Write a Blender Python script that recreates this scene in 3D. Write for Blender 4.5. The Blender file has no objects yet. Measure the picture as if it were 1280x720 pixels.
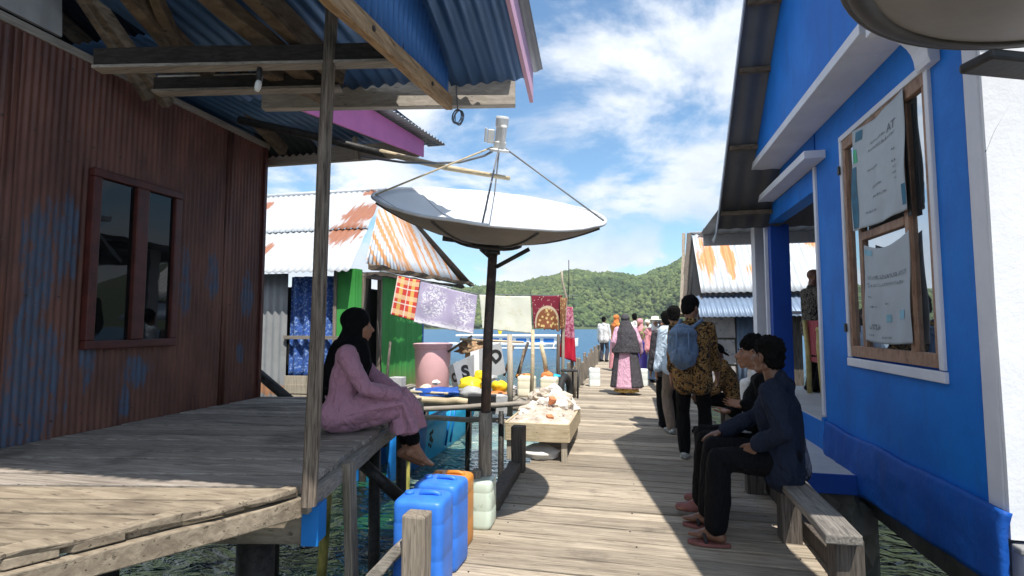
import bpy, bmesh, math, random
import numpy as np
from mathutils import Vector, Matrix, Euler, noise as mnoise
random.seed(7)
S = bpy.context.scene
C = S.collection
V = Vector
rad = math.radians

# ------------------------------------------------------------------ camera
cd = bpy.data.cameras.new('camera'); cam = bpy.data.objects.new('camera', cd); C.objects.link(cam)
cam.location = (0, 0, 1.45); cam.rotation_euler = (rad(90 + 3.960), 0, rad(12.714))
cd.sensor_width = 36; cd.lens = 36 * 650 / 1280; cd.clip_start = 0.05; cd.clip_end = 6000
S.camera = cam

# ------------------------------------------------------------------ light
SUNDIR = V((0.26, -0.42, 1.0)).normalized()           # towards the sun
ELEV = math.asin(SUNDIR.z); AZ = math.atan2(SUNDIR.x, SUNDIR.y)
ld = bpy.data.lights.new('sun', 'SUN'); ld.energy = 5.0; ld.angle = rad(0.5); ld.color = (1.0, 0.955, 0.88)
sun = bpy.data.objects.new('sun', ld); C.objects.link(sun); sun.rotation_euler = SUNDIR.to_track_quat('Z', 'Y').to_euler()

S.view_settings.view_transform = 'Standard'; S.view_settings.look = 'None'
S.view_settings.exposure = 0.5; S.view_settings.gamma = 1.0; S.view_settings.use_curve_mapping = False
S.cycles.max_bounces = 7; S.cycles.diffuse_bounces = 4; S.cycles.glossy_bounces = 4; S.cycles.transmission_bounces = 4

# ------------------------------------------------------------------ node helper
class NT:
    def __init__(s, tree):
        s.t = tree; s.n = tree.nodes; s.l = tree.links
    def node(s, typ, ins=None, **kw):
        n = s.n.new(typ)
        for k, v in kw.items(): setattr(n, k, v)
        for k, v in (ins or {}).items(): s.put(n.inputs[k], v)
        return n
    def put(s, sock, v):
        if isinstance(v, bpy.types.NodeSocket): s.l.new(v, sock)
        elif v is not None:
            if sock.type == 'RGBA' and len(v) == 3: v = (*v, 1)
            sock.default_value = v
    def noise(s, vec, scale=5, detail=4, rough=.55, dist=0, color=False):
        n = s.node('ShaderNodeTexNoise', {'Vector': vec, 'Scale': scale, 'Detail': detail, 'Roughness': rough, 'Distortion': dist})
        return n.outputs['Color' if color else 'Fac']
    def voro(s, vec, scale=5, feature='F1', out='Distance', rnd=1.0):
        n = s.node('ShaderNodeTexVoronoi', {'Vector': vec, 'Scale': scale, 'Randomness': rnd}, feature=feature)
        return n.outputs[out]
    def wave(s, vec, scale=5, dist=0, axis='X', detail=2):
        n = s.node('ShaderNodeTexWave', {'Vector': vec, 'Scale': scale, 'Distortion': dist, 'Detail': detail}, bands_direction=axis)
        return n.outputs['Fac']
    def m(s, op, a, b=0.0, c=0.0, clamp=False):
        n = s.node('ShaderNodeMath', operation=op, use_clamp=clamp)
        for i, v in enumerate((a, b, c)): s.put(n.inputs[i], v)
        return n.outputs[0]
    def vm(s, op, a, b=(0, 0, 0)):
        n = s.node('ShaderNodeVectorMath', operation=op)
        s.put(n.inputs[0], a); s.put(n.inputs[1], b)
        return n.outputs['Value'] if op in ('LENGTH', 'DISTANCE', 'DOT_PRODUCT') else n.outputs[0]
    def mix(s, f, a, b, mode='MIX'):
        n = s.node('ShaderNodeMix', data_type='RGBA', blend_type=mode)
        s.put(n.inputs[0], f); s.put(n.inputs[6], a); s.put(n.inputs[7], b)
        return n.outputs[2]
    def ramp(s, f, lo, hi):
        n = s.node('ShaderNodeMapRange', {'Value': f, 'From Min': lo, 'From Max': hi}, interpolation_type='SMOOTHSTEP')
        return n.outputs[0]
    def scale(s, vec, sc, loc=(0, 0, 0), rot=(0, 0, 0)):
        n = s.node('ShaderNodeMapping', {'Vector': vec, 'Scale': sc, 'Location': loc, 'Rotation': rot})
        return n.outputs[0]
    def obj(s): return s.node('ShaderNodeTexCoord').outputs['Object']
    def island(s): return s.node('ShaderNodeNewGeometry').outputs['Random Per Island']
    def bump(s, h, strength=.3, dist=.01, normal=None):
        n = s.node('ShaderNodeBump', {'Height': h, 'Strength': strength, 'Distance': dist})
        if normal is not None: s.put(n.inputs['Normal'], normal)
        return n.outputs[0]

MATS = {}
def newmat(name):
    m = bpy.data.materials.new(name); m.use_nodes = True
    nt = NT(m.node_tree); b = m.node_tree.nodes['Principled BSDF']
    MATS[name] = m
    return m, nt, b

# ------------------------------------------------------------------ sky with clouds
def build_world():
    w = bpy.data.worlds.new('World'); S.world = w; w.use_nodes = True
    nt = NT(w.node_tree); bg = nt.n['Background']
    sky = nt.node('ShaderNodeTexSky', sky_type='NISHITA', sun_disc=False, sun_elevation=ELEV, sun_rotation=AZ,
                  altitude=0, air_density=1.1, dust_density=.5, ozone_density=1.4)
    d = nt.node('ShaderNodeTexCoord').outputs['Generated']
    sp = nt.node('ShaderNodeSeparateXYZ', {'Vector': d})
    z = nt.m('MAXIMUM', sp.outputs['Z'], 0.0)
    k = nt.m('DIVIDE', 1.0, nt.m('ADD', z, .22))
    uv = nt.vm('SCALE', d); uv.node.inputs['Scale'].default_value = 1; nt.l.new(k, uv.node.inputs['Scale'])
    flat = nt.scale(uv, (1.0, 1.0, .25), loc=CLOUDLOC)
    n1 = nt.noise(flat, 1.7, 10, .60, .3)
    n2 = nt.noise(nt.scale(d, (1, 1, 1.7), loc=(3.1, .4, 1.2)), 5.2, 8, .55, .15)
    up = nt.ramp(z, .10, .24)
    # high bank thins in the middle of the open sky; low cumulus band sits over the hills
    hi = nt.ramp(n1, .41, .58)
    lowband = nt.m('MULTIPLY', nt.ramp(nt.m('ADD', n2, nt.m('MULTIPLY', nt.m('SUBTRACT', .2, z), 1.2)), .50, .60), nt.m('SUBTRACT', 1.0, up))
    cl = nt.m('MAXIMUM', nt.m('MULTIPLY', hi, up), lowband)
    shade = nt.ramp(nt.noise(nt.scale(d, (1, 1, 1.4), loc=(.3, 2, .1)), 4.0, 7, .6, .2), .3, .7)
    ccol = nt.mix(shade, (6.0, 6.8, 8.1), (9.9, 10.2, 10.6))
    base = nt.mix(1.0, sky.outputs[0], (1.15, 1.52, 1.66), 'MULTIPLY')
    col = nt.mix(nt.m('MULTIPLY', cl, .96), base, ccol)
    nt.put(bg.inputs['Color'], col); bg.inputs['Strength'].default_value = .085
CLOUDLOC = (1.75, 0.6, 0.0)
build_world()

# ------------------------------------------------------------------ object helpers
def tag(o, label, cat, group=None, kind=None):
    o['label'] = label; o['category'] = cat
    if group: o['group'] = group
    if kind: o['kind'] = kind
    return o
def thing(name, label, cat, loc=(0, 0, 0), group=None):
    e = bpy.data.objects.new(name, None); C.objects.link(e); e.location = loc; e.empty_display_size = .1
    return tag(e, label, cat, group)
def origin(o):
    p = V(o.location)
    while o.parent is not None:
        o = o.parent
    return V(o.location)
def adopt(o, parent):
    if parent is None: return o
    o.parent = parent
    if parent.type == 'EMPTY': o.matrix_parent_inverse = Matrix.Translation(-V(parent.location))
    elif parent.parent is not None: pass          # parent mesh already carries world-space vertices under its root
    return o
def dup(root, offset, rot=0.0, label=None, group=None):
    r = root.copy(); C.objects.link(r); r.location = V(root.location) + V(offset); r.rotation_euler = (0, 0, rot)
    if label: r['label'] = label
    if group: r['group'] = group
    for ch in root.children:
        c = ch.copy(); C.objects.link(c); c.parent = r
        for g in ch.children:
            q = g.copy(); C.objects.link(q); q.parent = c
    return r

class MB:
    """collects simple shapes into one mesh"""
    def __init__(s): s.v = []; s.f = []; s.mi = []; s.cur = 0
    def add(s, vs, fs):
        k = len(s.v); s.v += [tuple(p) for p in vs]
        for f in fs: s.f.append([i + k for i in f]); s.mi.append(s.cur)
        return s
    def box(s, c, size, M=None, jit=0.0):
        h = V(size) / 2; vs = []
        for i in (-1, 1):
            for j in (-1, 1):
                for k in (-1, 1):
                    p = V((i * h.x, j * h.y, k * h.z))
                    if jit: p += V([random.uniform(-jit, jit) for _ in range(3)])
                    if M is not None: p = M @ p
                    vs.append(V(c) + p)
        return s.add(vs, [(0, 1, 3, 2), (4, 6, 7, 5), (0, 4, 5, 1), (2, 3, 7, 6), (0, 2, 6, 4), (1, 5, 7, 3)])
    def beam(s, a, b, w, h, up=(0, 0, 1), jit=0.0, seg=1, wob=0.0):
        """rectangular timber from a to b, w across, h along up"""
        a = V(a); b = V(b); d = (b - a).normalized(); x = d.cross(V(up))
        if x.length < 1e-4: x = d.cross(V((0, 1, 0)))
        x.normalize(); u = x.cross(d)
        rings = []
        for i in range(seg + 1):
            c = a.lerp(b, i / seg)
            if wob: c = c + x * random.uniform(-wob, wob) + u * random.uniform(-wob, wob)
            rings.append([c + x * (sx * w / 2 + random.uniform(-jit, jit)) + u * (su * h / 2 + random.uniform(-jit, jit))
                          for sx, su in ((-1, -1), (1, -1), (1, 1), (-1, 1))])
        vs = [p for r in rings for p in r]; fs = [(0, 1, 2, 3)]
        for i in range(seg):
            for j in range(4):
                q = (j + 1) % 4; fs.append((i * 4 + j, i * 4 + 4 + j, i * 4 + 4 + q, i * 4 + q))
        k = seg * 4; fs.append((k + 3, k + 2, k + 1, k))
        return s.add(vs, fs)
    def tube(s, pts, r, n=8, cap=True):
        pts = [V(p) for p in pts]; m = len(pts)
        rs = r if isinstance(r, (list, tuple)) else [r] * m
        vs = []; prev = None
        for i, p in enumerate(pts):
            d = (pts[min(i + 1, m - 1)] - pts[max(i - 1, 0)]).normalized()
            x = prev - d * prev.dot(d) if prev is not None else d.orthogonal()
            if x.length < 1e-5: x = d.orthogonal()
            x.normalize(); prev = x; y = d.cross(x)
            for j in range(n):
                t = 2 * math.pi * j / n; vs.append(p + (x * math.cos(t) + y * math.sin(t)) * rs[i])
        fs = []
        for i in range(m - 1):
            for j in range(n):
                q = (j + 1) % n; fs.append((i * n + j, i * n + q, i * n + n + q, i * n + n + j))
        if cap: fs.append(tuple(range(n - 1, -1, -1))); fs.append(tuple(range((m - 1) * n, m * n)))
        return s.add(vs, fs)
    def lathe(s, c, prof, n=24, axis=None, squash=1.0):
        """prof: (radius, height) pairs round the z axis (or rotated by axis matrix)"""
        vs = []
        for r, h in prof:
            for j in range(n):
                t = 2 * math.pi * j / n; p = V((r * math.cos(t), r * math.sin(t) * squash, h))
                vs.append(V(c) + (axis @ p if axis is not None else p))
        fs = []
        for i in range(len(prof) - 1):
            for j in range(n):
                q = (j + 1) % n; fs.append((i * n + j, i * n + q, i * n + n + q, i * n + n + j))
        if prof[0][0] > 1e-5: fs.append(tuple(range(n - 1, -1, -1)))
        if prof[-1][0] > 1e-5: fs.append(tuple(range((len(prof) - 1) * n, len(prof) * n)))
        return s.add(vs, fs)
    def grid(s, fn, nu, nv):
        vs = [fn(i / nu, j / nv) for j in range(nv + 1) for i in range(nu + 1)]
        fs = [(j * (nu + 1) + i, j * (nu + 1) + i + 1, (j + 1) * (nu + 1) + i + 1, (j + 1) * (nu + 1) + i) for j in range(nv) for i in range(nu)]
        return s.add(vs, fs)
    def corr(s, p0, u, v, pitch=.076, amp=.009, nv=1, per=6, wob=0.0, ragged=0.0):
        """corrugated sheet: ribs repeat along u and run along v"""
        p0 = V(p0); u = V(u); v = V(v); nrm = u.cross(v).normalized(); L = u.length
        nu = max(4, int(L / pitch * per)); off = [random.uniform(-ragged, ragged) for _ in range(int(L / .6) + 2)]
        def fn(a, b):
            e = off[int(a * L / .6)] / v.length if ragged else 0.0
            bb = b + (e if b > .99 else 0)
            w = wob * mnoise.noise(V((a * L * .9, b * v.length * .9, 3.3))) if wob else 0
            return p0 + u * a + v * bb + nrm * (amp * math.sin(2 * math.pi * a * L / pitch) + w)
        return s.grid(fn, nu, nv)
    def prism(s, poly, d):
        """polygon (3-D points) given thickness vector d"""
        n = len(poly); a = [V(p) for p in poly]; b = [p + V(d) for p in a]
        fs = [tuple(range(n - 1, -1, -1)), tuple(range(n, 2 * n))] + [(i, (i + 1) % n, n + (i + 1) % n, n + i) for i in range(n)]
        return s.add(a + b, fs)
    def blob(s, c, r, amp=.25, sub=2, freq=1.5, squash=1.0, seed=0):
        bm = bmesh.new(); bmesh.ops.create_icosphere(bm, subdivisions=sub, radius=1)
        vs = []; R = r if isinstance(r, (tuple, list)) else (r, r, r * squash)
        for q in bm.verts:
            k = 1 + amp * mnoise.noise(q.co * freq + V((seed * 3.7, seed * 1.3, seed)))
            vs.append(V(c) + V((q.co.x * R[0], q.co.y * R[1], q.co.z * R[2])) * k)
        fs = [[v.index for v in f.verts] for f in bm.faces]; bm.free()
        return s.add(vs, fs)
    def build(s, name, mat, parent=None, smooth=False, bevel=0.0, solid=0.0, auto=False):
        me = bpy.data.meshes.new(name); me.from_pydata([tuple(p) for p in s.v], [], s.f)
        ml = mat if isinstance(mat, (list, tuple)) else [mat]
        for q in ml: me.materials.append(q)
        if len(ml) > 1: me.polygons.foreach_set('material_index', s.mi)
        bm = bmesh.new(); bm.from_mesh(me)
        if not solid: bmesh.ops.recalc_face_normals(bm, faces=bm.faces)
        bm.to_mesh(me); bm.free()
        if smooth: me.polygons.foreach_set('use_smooth', [True] * len(me.polygons))
        me.update()
        o = bpy.data.objects.new(name, me); C.objects.link(o); adopt(o, parent)
        if solid: q = o.modifiers.new('solid', 'SOLIDIFY'); q.thickness = solid; q.offset = 0
        if bevel:
            q = o.modifiers.new('bevel', 'BEVEL'); q.width = bevel; q.segments = 2; q.limit_method = 'ANGLE'; q.angle_limit = rad(40)
        return o
def Rz(a): return Matrix.Rotation(a, 3, 'Z')
def Rx(a): return Matrix.Rotation(a, 3, 'X')
def Ry(a): return Matrix.Rotation(a, 3, 'Y')
def text_mesh(name, txt, size, M, mat, parent, extrude=.001, align='CENTER', thick=0.0):
    cu = bpy.data.curves.new(name, 'FONT'); cu.body = txt; cu.size = size; cu.extrude = extrude; cu.align_x = align; cu.align_y = 'CENTER'; cu.offset = thick
    t = bpy.data.objects.new(name + '_tmp', cu); C.objects.link(t)
    dg = bpy.context.evaluated_depsgraph_get(); me = bpy.data.meshes.new_from_object(t.evaluated_get(dg))
    bpy.data.objects.remove(t); bpy.data.curves.remove(cu)
    me.transform(M); me.name = name; me.materials.clear(); me.materials.append(mat)
    o = bpy.data.objects.new(name, me); C.objects.link(o); return adopt(o, parent)
def frame(origin_, x, y):
    """4x4 matrix with the given x and y axes"""
    x = V(x).normalized(); z = x.cross(V(y)).normalized(); y = z.cross(x)
    M = Matrix((x, y, z)).transposed().to_4x4(); M.translation = V(origin_); return M

# ------------------------------------------------------------------ materials
def wood(name, c1, c2, grain=(1.2, 26, 26), rough=.85, dark=.35, spread=.45, bumpk=.5, stain=None):
    """weathered timber: grain along the long axis, each plank of a mesh with its own tone"""
    m, nt, b = newmat(name); co = nt.obj()
    isl = nt.island()
    sh = nt.vm('ADD', co, nt.node('ShaderNodeCombineXYZ', {'X': nt.m('MULTIPLY', isl, 37.0), 'Y': nt.m('MULTIPLY', isl, 11.0), 'Z': nt.m('MULTIPLY', isl, 23.0)}).outputs[0])
    g = nt.noise(nt.scale(sh, grain), 3.0, 6, .62, .6)
    g2 = nt.noise(nt.scale(sh, tuple(k * .35 for k in grain)), 2.2, 5, .6, .3)
    col = nt.mix(nt.ramp(g, .28, .72), c1, c2)
    col = nt.mix(nt.m('MULTIPLY', nt.ramp(g2, .52, .75), dark), col, tuple(k * .25 for k in c1))
    v = nt.m('ADD', nt.m('MULTIPLY', isl, spread), 1 - spread / 2)
    col = nt.mix(1.0, col, nt.node('ShaderNodeCombineXYZ', {'X': v, 'Y': v, 'Z': v}).outputs[0], 'MULTIPLY')
    crack = nt.ramp(nt.noise(nt.scale(sh, tuple(k * 1.6 for k in grain)), 4.0, 3, .5, .2), .30, .36)
    col = nt.mix(nt.m('MULTIPLY', nt.m('SUBTRACT', 1, crack), .6), col, tuple(k * .18 for k in c1))
    if stain:
        sc, lo, hi, sc2 = stain
        col = nt.mix(nt.m('MULTIPLY', nt.ramp(nt.noise(co, sc, 5, .6), lo, hi), .75), col, sc2)
    nt.put(b.inputs['Base Color'], col); b.inputs['Roughness'].default_value = rough
    b.inputs['Specular IOR Level'].default_value = .25
    h = nt.m('ADD', g, nt.m('MULTIPLY', crack, .6))
    nt.put(b.inputs['Normal'], nt.bump(h, bumpk, .006))
    return m
def plain(name, col, rough=.6, var=.15, sc=6, bumpk=.1, bsc=40, metal=0.0, spec=.4, dirt=None, two=None):
    m, nt, b = newmat(name); co = nt.obj()
    n = nt.noise(co, sc, 5, .6)
    c = nt.mix(nt.ramp(n, .3, .7), tuple(k * (1 - var) for k in col), tuple(min(1, k * (1 + var)) for k in col))
    if two:
        lo, hi, c2 = two; c = nt.mix(nt.ramp(nt.noise(co, sc * 1.7, 6, .65, .3), lo, hi), c, c2)
    if dirt:
        lo, hi, c2, dsc = dirt; c = nt.mix(nt.m('MULTIPLY', nt.ramp(nt.noise(nt.scale(co, (1, 1, .25)), dsc, 7, .65, .4), lo, hi), .8), c, c2)
    nt.put(b.inputs['Base Color'], c); nt.put(b.inputs['Roughness'], nt.m('ADD', rough - .08, nt.m('MULTIPLY', n, .16)))
    b.inputs['Metallic'].default_value = metal; b.inputs['Specular IOR Level'].default_value = spec
    if bumpk: nt.put(b.inputs['Normal'], nt.bump(nt.noise(co, bsc, 4, .6), bumpk, .004))
    return m
def spots(nt, co, items, nsc=3.0, edge=.35, st=(1, 1, 1)):
    """soft-edged patches at given places: (centre, radii)"""
    tot = None; n = nt.m('MULTIPLY', nt.m('SUBTRACT', nt.noise(nt.scale(co, st), nsc, 6, .65, .3), .5), 2.6)
    for c, r in items:
        d = nt.vm('LENGTH', nt.vm('DIVIDE', nt.vm('SUBTRACT', co, tuple(c)), tuple(r)))
        k = nt.ramp(nt.m('ADD', nt.m('SUBTRACT', 1.0, d), n), -edge * .2, edge)
        tot = k if tot is None else nt.m('MAXIMUM', tot, k)
    return tot
def tin(name, base=(.62, .65, .68), rough=.5, metal=.25, rust=None, rustcol=((.36, .13, .05), (.55, .25, .10)), stretch=(1, 1, 1), nsc=4.0, streak=None, dirty=.3):
    m, nt, b = newmat(name); co = nt.obj()
    n = nt.noise(nt.scale(co, stretch), nsc, 7, .62, .2)
    c = nt.mix(nt.ramp(n, .3, .75), tuple(k * .82 for k in base), base)
    c = nt.mix(nt.m('MULTIPLY', nt.ramp(nt.noise(co, 2.3, 6, .65), .5, .75), dirty), c, tuple(k * .45 for k in base))
    mk = None
    if rust: mk = spots(nt, co, rust, nsc, .35, stretch)
    if streak:
        k2 = nt.ramp(nt.noise(nt.scale(co, streak[0]), streak[1], 6, .6, .2), streak[2], streak[3])
        mk = k2 if mk is None else nt.m('MAXIMUM', mk, k2)
    if mk is not None:
        rc = nt.mix(nt.noise(nt.scale(co, stretch), nsc * 2.2, 5, .6), rustcol[0], rustcol[1])
        c = nt.mix(mk, c, rc); nt.put(b.inputs['Metallic'], nt.m('MULTIPLY', nt.m('SUBTRACT', 1.0, mk), metal))
    else: b.inputs['Metallic'].default_value = metal
    nt.put(b.inputs['Base Color'], c); b.inputs['Roughness'].default_value = rough
    nt.put(b.inputs['Normal'], nt.bump(nt.noise(co, 18, 4, .6), .12, .01))
    return m
def emissive_free_glass(name, tint=(.012, .014, .016), rough=.02):
    m, nt, b = newmat(name); b.inputs['Base Color'].default_value = (*tint, 1); b.inputs['Roughness'].default_value = rough
    b.inputs['Specular IOR Level'].default_value = .55
    nt.put(b.inputs['Normal'], nt.bump(nt.noise(nt.obj(), 3.0, 2, .5), .04, .02))
    return m

M = MATS
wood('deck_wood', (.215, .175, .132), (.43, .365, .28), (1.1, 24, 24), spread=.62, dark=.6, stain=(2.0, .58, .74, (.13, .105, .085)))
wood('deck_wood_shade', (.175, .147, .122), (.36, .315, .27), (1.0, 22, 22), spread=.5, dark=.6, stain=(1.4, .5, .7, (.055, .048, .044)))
wood('slab_wood', (.19, .15, .108), (.33, .272, .20), (1.6, 9, 9), spread=.25, dark=.6, bumpk=.8, stain=(3.0, .5, .75, (.12, .095, .07)))
wood('grey_wood_y', (.20, .175, .15), (.36, .32, .27), (24, 1.2, 24), spread=.3)
wood('grey_wood_x', (.20, .175, .15), (.36, .32, .27), (1.2, 24, 24), spread=.3)
wood('grey_wood_z', (.15, .125, .10), (.33, .28, .22), (24, 24, 1.3), spread=.35)
wood('pale_wood_z', (.32, .27, .20), (.52, .46, .37), (24, 24, 1.3), spread=.3)
wood('dark_wood_z', (.045, .038, .032), (.15, .125, .105), (26, 26, 1.3), spread=.25)
wood('dark_wood_x', (.016, .013, .011), (.05, .04, .034), (1.2, 20, 20), spread=.3)
wood('rafter_wood', (.075, .052, .033), (.21, .155, .105), (3, 3, 9), spread=.4)
wood('rough_timber', (.25, .15, .075), (.50, .33, .18), (20, 2, 14), spread=.2, dark=.6)
wood('post_wood', (.055, .042, .033), (.26, .21, .165), (30, 30, 1.6), spread=.2, dark=.7, bumpk=.8)
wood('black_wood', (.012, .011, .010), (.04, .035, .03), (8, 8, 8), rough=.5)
wood('bamboo_pale', (.42, .33, .20), (.62, .52, .36), (2, 18, 18), spread=.3, rough=.6)
wood('brown_frame', (.24, .13, .085), (.40, .25, .17), (20, 6, 3), spread=.3, rough=.6, bumpk=.2)
wood('white_board', (.50, .48, .45), (.68, .66, .63), (1.2, 18, 18), spread=.1, dark=.15, bumpk=.15)
wood('beam_grey', (.33, .29, .245), (.47, .42, .36), (1.2, 16, 16), spread=.1, dark=.35, bumpk=.2)
plain('red_frame', (.075, .018, .014), .45, .3, 9, .2)
M['pane'] = emissive_free_glass('pane', (.003, .0035, .004)); M['pane'].node_tree.nodes['Principled BSDF'].inputs['Specular IOR Level'].default_value = .35
M['pane_clear'] = emissive_free_glass('pane_clear', (.50, .54, .58), .01); M['pane_clear'].node_tree.nodes['Principled BSDF'].inputs['Metallic'].default_value = .95

def red_tin():
    m, nt, b = newmat('red_tin'); co = nt.obj()
    n = nt.noise(nt.scale(co, (1, 1.4, .45)), 3.0, 7, .62, .2)
    c = nt.mix(nt.ramp(n, .3, .72), (.080, .027, .017), (.185, .070, .043))
    c = nt.mix(nt.m('MULTIPLY', nt.ramp(nt.noise(nt.scale(co, (1, 9, .6)), 4, 5, .6), .45, .8), .5), c, (.045, .018, .016))
    blue = nt.m('MULTIPLY', spots(nt, co, RED_PEEL, 7.0, .30, (1, 3.4, .42)), nt.ramp(nt.noise(nt.scale(co, (1, 2.2, .5)), 26, 5, .7), .34, .52))
    bc = nt.mix(nt.noise(nt.scale(co, (1, 3, 1)), 8, 5, .6), (.024, .038, .056), (.06, .125, .22))
    c = nt.mix(nt.m('MULTIPLY', blue, .88), c, bc)
    fl = nt.ramp(nt.voro(nt.scale(co, (1, 1, .5)), 34), .10, .05)
    c = nt.mix(nt.m('MULTIPLY', nt.m('MULTIPLY', fl, nt.ramp(nt.noise(co, 2.2, 3), .5, .7)), .6), c, (.30, .27, .24))
    nt.put(b.inputs['Base Color'], c); b.inputs['Roughness'].default_value = .55
    nt.put(b.inputs['Normal'], nt.bump(nt.noise(co, 22, 4, .6), .15, .006))
    return m
RED_PEEL = [((-3.750, 2.616, 1.841), (.3, .13, .45)), ((-3.750, 2.610, 1.117), (.3, .20, .5)), ((-3.750, 2.779, 2.025), (.3, .08, .3)), ((-3.750, 2.513, 0.880), (.3, .2, .25)),
            ((-3.750, 3.336, 1.078), (.3, .13, .13)), ((-3.750, 4.050, 1.892), (.3, .08, .22)), ((-3.750, 3.761, 1.831), (.3, .07, .3)),
            ((-3.750, 4.500, 1.747), (.3, .09, .2)), ((-3.750, 2.958, 1.252), (.3, .06, .25)), ((-3.750, 3.248, 0.875), (.3, .05, .14)), ((-3.750, 4.440, 1.175), (.3, .06, .1))]
red_tin()
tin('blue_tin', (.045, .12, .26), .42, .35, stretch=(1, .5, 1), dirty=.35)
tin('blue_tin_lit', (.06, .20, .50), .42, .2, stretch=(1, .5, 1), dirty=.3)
tin('shaded_tin', (.010, .015, .024), .6, .2, dirty=.4)  # roof tin blackened, the darkness under the roof put into its colour
tin('grey_tin', (.40, .42, .45), .5, .35, dirty=.35)
tin('dirty_tin', (.36, .37, .38), .6, .2, stretch=(2, 2, .5), dirty=.6, rust=[((-5.433, 7.240, 0.422), (.8, .5, .10))], rustcol=((.30, .14, .07), (.42, .22, .12)))
plain('pink_paint', (.62, .17, .40), .55, .08, 4, .15, 30)
plain('pink_pale', (.70, .40, .52), .5, .06, 4, .1, 30)

def water():
    m, nt, b = newmat('water'); co = nt.obj()
    sp = nt.node('ShaderNodeSeparateXYZ', {'Vector': co})
    far = nt.ramp(sp.outputs['Y'], 12, 45)
    nearc = nt.mix(nt.m('MULTIPLY', nt.ramp(nt.noise(co, .75, 3, .5, .4), .38, .6), nt.ramp(sp.outputs['X'], .4, -.6)), (.0015, .005, .006), (.010, .075, .030))
    shallow = nt.ramp(nt.vm('LENGTH', nt.vm('DIVIDE', nt.vm('SUBTRACT', co, (-1.9, 9.2, -.9)), (1.9, 3.4, 1))), 1.1, .6)
    lit_sand = nt.mix(nt.ramp(nt.noise(co, 2.6, 5, .6, .5), .35, .65), (.09, .24, .24), (.36, .46, .36))  # sandy shallows, made paler in colour to look sunlit
    nearc = nt.mix(shallow, nearc, lit_sand)
    nt.put(b.inputs['Base Color'], nt.mix(far, nearc, (.055, .17, .30)))  # averaged sky reflection put into the far colour as blue
    nt.put(b.inputs['Roughness'], nt.m('ADD', .04, nt.m('MULTIPLY', far, .42))); b.inputs['IOR'].default_value = 1.38; b.inputs['Specular IOR Level'].default_value = .8
    st = nt.scale(co, (.75, 1.5, 1))
    w1 = nt.noise(st, 2.5, 3, .5, 1.5); w2 = nt.noise(st, 7.0, 2, .5, 1.0)
    w3 = nt.noise(nt.scale(co, (.35, .5, 1)), 1.0, 3, .5, .4)
    h = nt.m('ADD', nt.m('ADD', w1, nt.m('MULTIPLY', w2, .16)), nt.m('MULTIPLY', w3, .9))
    nt.put(b.inputs['Normal'], nt.bump(h, 1.0, .55))
water()

def hill_mats():
    m, nt, b = newmat('hill_ground'); nt.put(b.inputs['Base Color'], nt.mix(nt.noise(nt.obj(), .05, 5, .6), (.035, .06, .018), (.09, .11, .035))); b.inputs['Roughness'].default_value = 1
    m, nt, b = newmat('forest_leaves'); co = nt.obj()
    isl = nt.island()
    c = nt.mix(isl, (.075, .125, .045), (.20, .27, .09))
    c = nt.mix(nt.ramp(nt.noise(co, .012, 4, .6), .42, .6), c, nt.mix(isl, (.11, .16, .05), (.24, .28, .10)))
    c = nt.mix(nt.m('MULTIPLY', nt.ramp(nt.noise(co, .035, 5, .65), .46, .62), .72), c, nt.mix(isl, (.030, .062, .022), (.07, .115, .04)))
    c = nt.mix(nt.m('MULTIPLY', nt.ramp(nt.noise(co, .9, 3, .7), .45, .7), .6), c, (.02, .045, .012))
    nt.put(b.inputs['Base Color'], c); b.inputs['Roughness'].default_value = .9; b.inputs['Specular IOR Level'].default_value = .15
    nt.put(b.inputs['Normal'], nt.bump(nt.noise(co, 1.1, 5, .7), 1.0, 1.6))
hill_mats()

def plaster(name, col, col2, streaks=.25, bumpk=.25, low=None):
    m, nt, b = newmat(name); co = nt.obj()
    n = nt.noise(co, 1.8, 6, .6)
    c = nt.mix(nt.ramp(n, .3, .7), col, col2)
    c = nt.mix(nt.m('MULTIPLY', nt.ramp(nt.noise(nt.scale(co, (3, 3, .35)), 3.0, 6, .65, .2), .5, .75), streaks), c, tuple(k * .6 + .02 for k in col))
    c = nt.mix(nt.m('MULTIPLY', nt.ramp(nt.noise(co, 9, 5, .7), .62, .75), .35), c, tuple(min(1, k * 1.25 + .03) for k in col2))
    if low:
        sp = nt.node('ShaderNodeSeparateXYZ', {'Vector': co})
        f = nt.ramp(nt.m('ADD', sp.outputs['Z'], nt.m('MULTIPLY', nt.noise(co, 4, 5, .6), .3)), low[1], low[0])
        c = nt.mix(nt.m('MULTIPLY', f, .6), c, low[2])
    nt.put(b.inputs['Base Color'], c); b.inputs['Roughness'].default_value = .62; b.inputs['Specular IOR Level'].default_value = .3
    h = nt.m('ADD', nt.noise(co, 3.5, 3, .5), nt.m('MULTIPLY', nt.noise(co, 38, 4, .65), .25))
    nt.put(b.inputs['Normal'], nt.bump(h, bumpk, .02))
    return m
plaster('blue_wall', (.002, .13, .52), (.006, .19, .66), .40, .30)
plaster('blue_plinth', (.002, .065, .33), (.004, .10, .44), .5, 1.0)
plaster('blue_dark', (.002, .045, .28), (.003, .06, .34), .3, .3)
plaster('white_wall', (.72, .73, .76), (.80, .80, .82), .12, .35)
plaster('white_trim', (.62, .63, .68), (.74, .74, .78), .2, .25)
plaster('grey_cement', (.22, .22, .22), (.34, .335, .33), .4, .7)
plaster('pale_cement', (.42, .43, .44), (.56, .56, .56), .4, .5)
plaster('mossy_cement', (.07, .07, .06), (.16, .155, .135), .6, 1.0)
plaster('green_wall', (.04, .27, .05), (.07, .37, .08), .3, .15, low=(.35, .95, (.30, .17, .07)))
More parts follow.
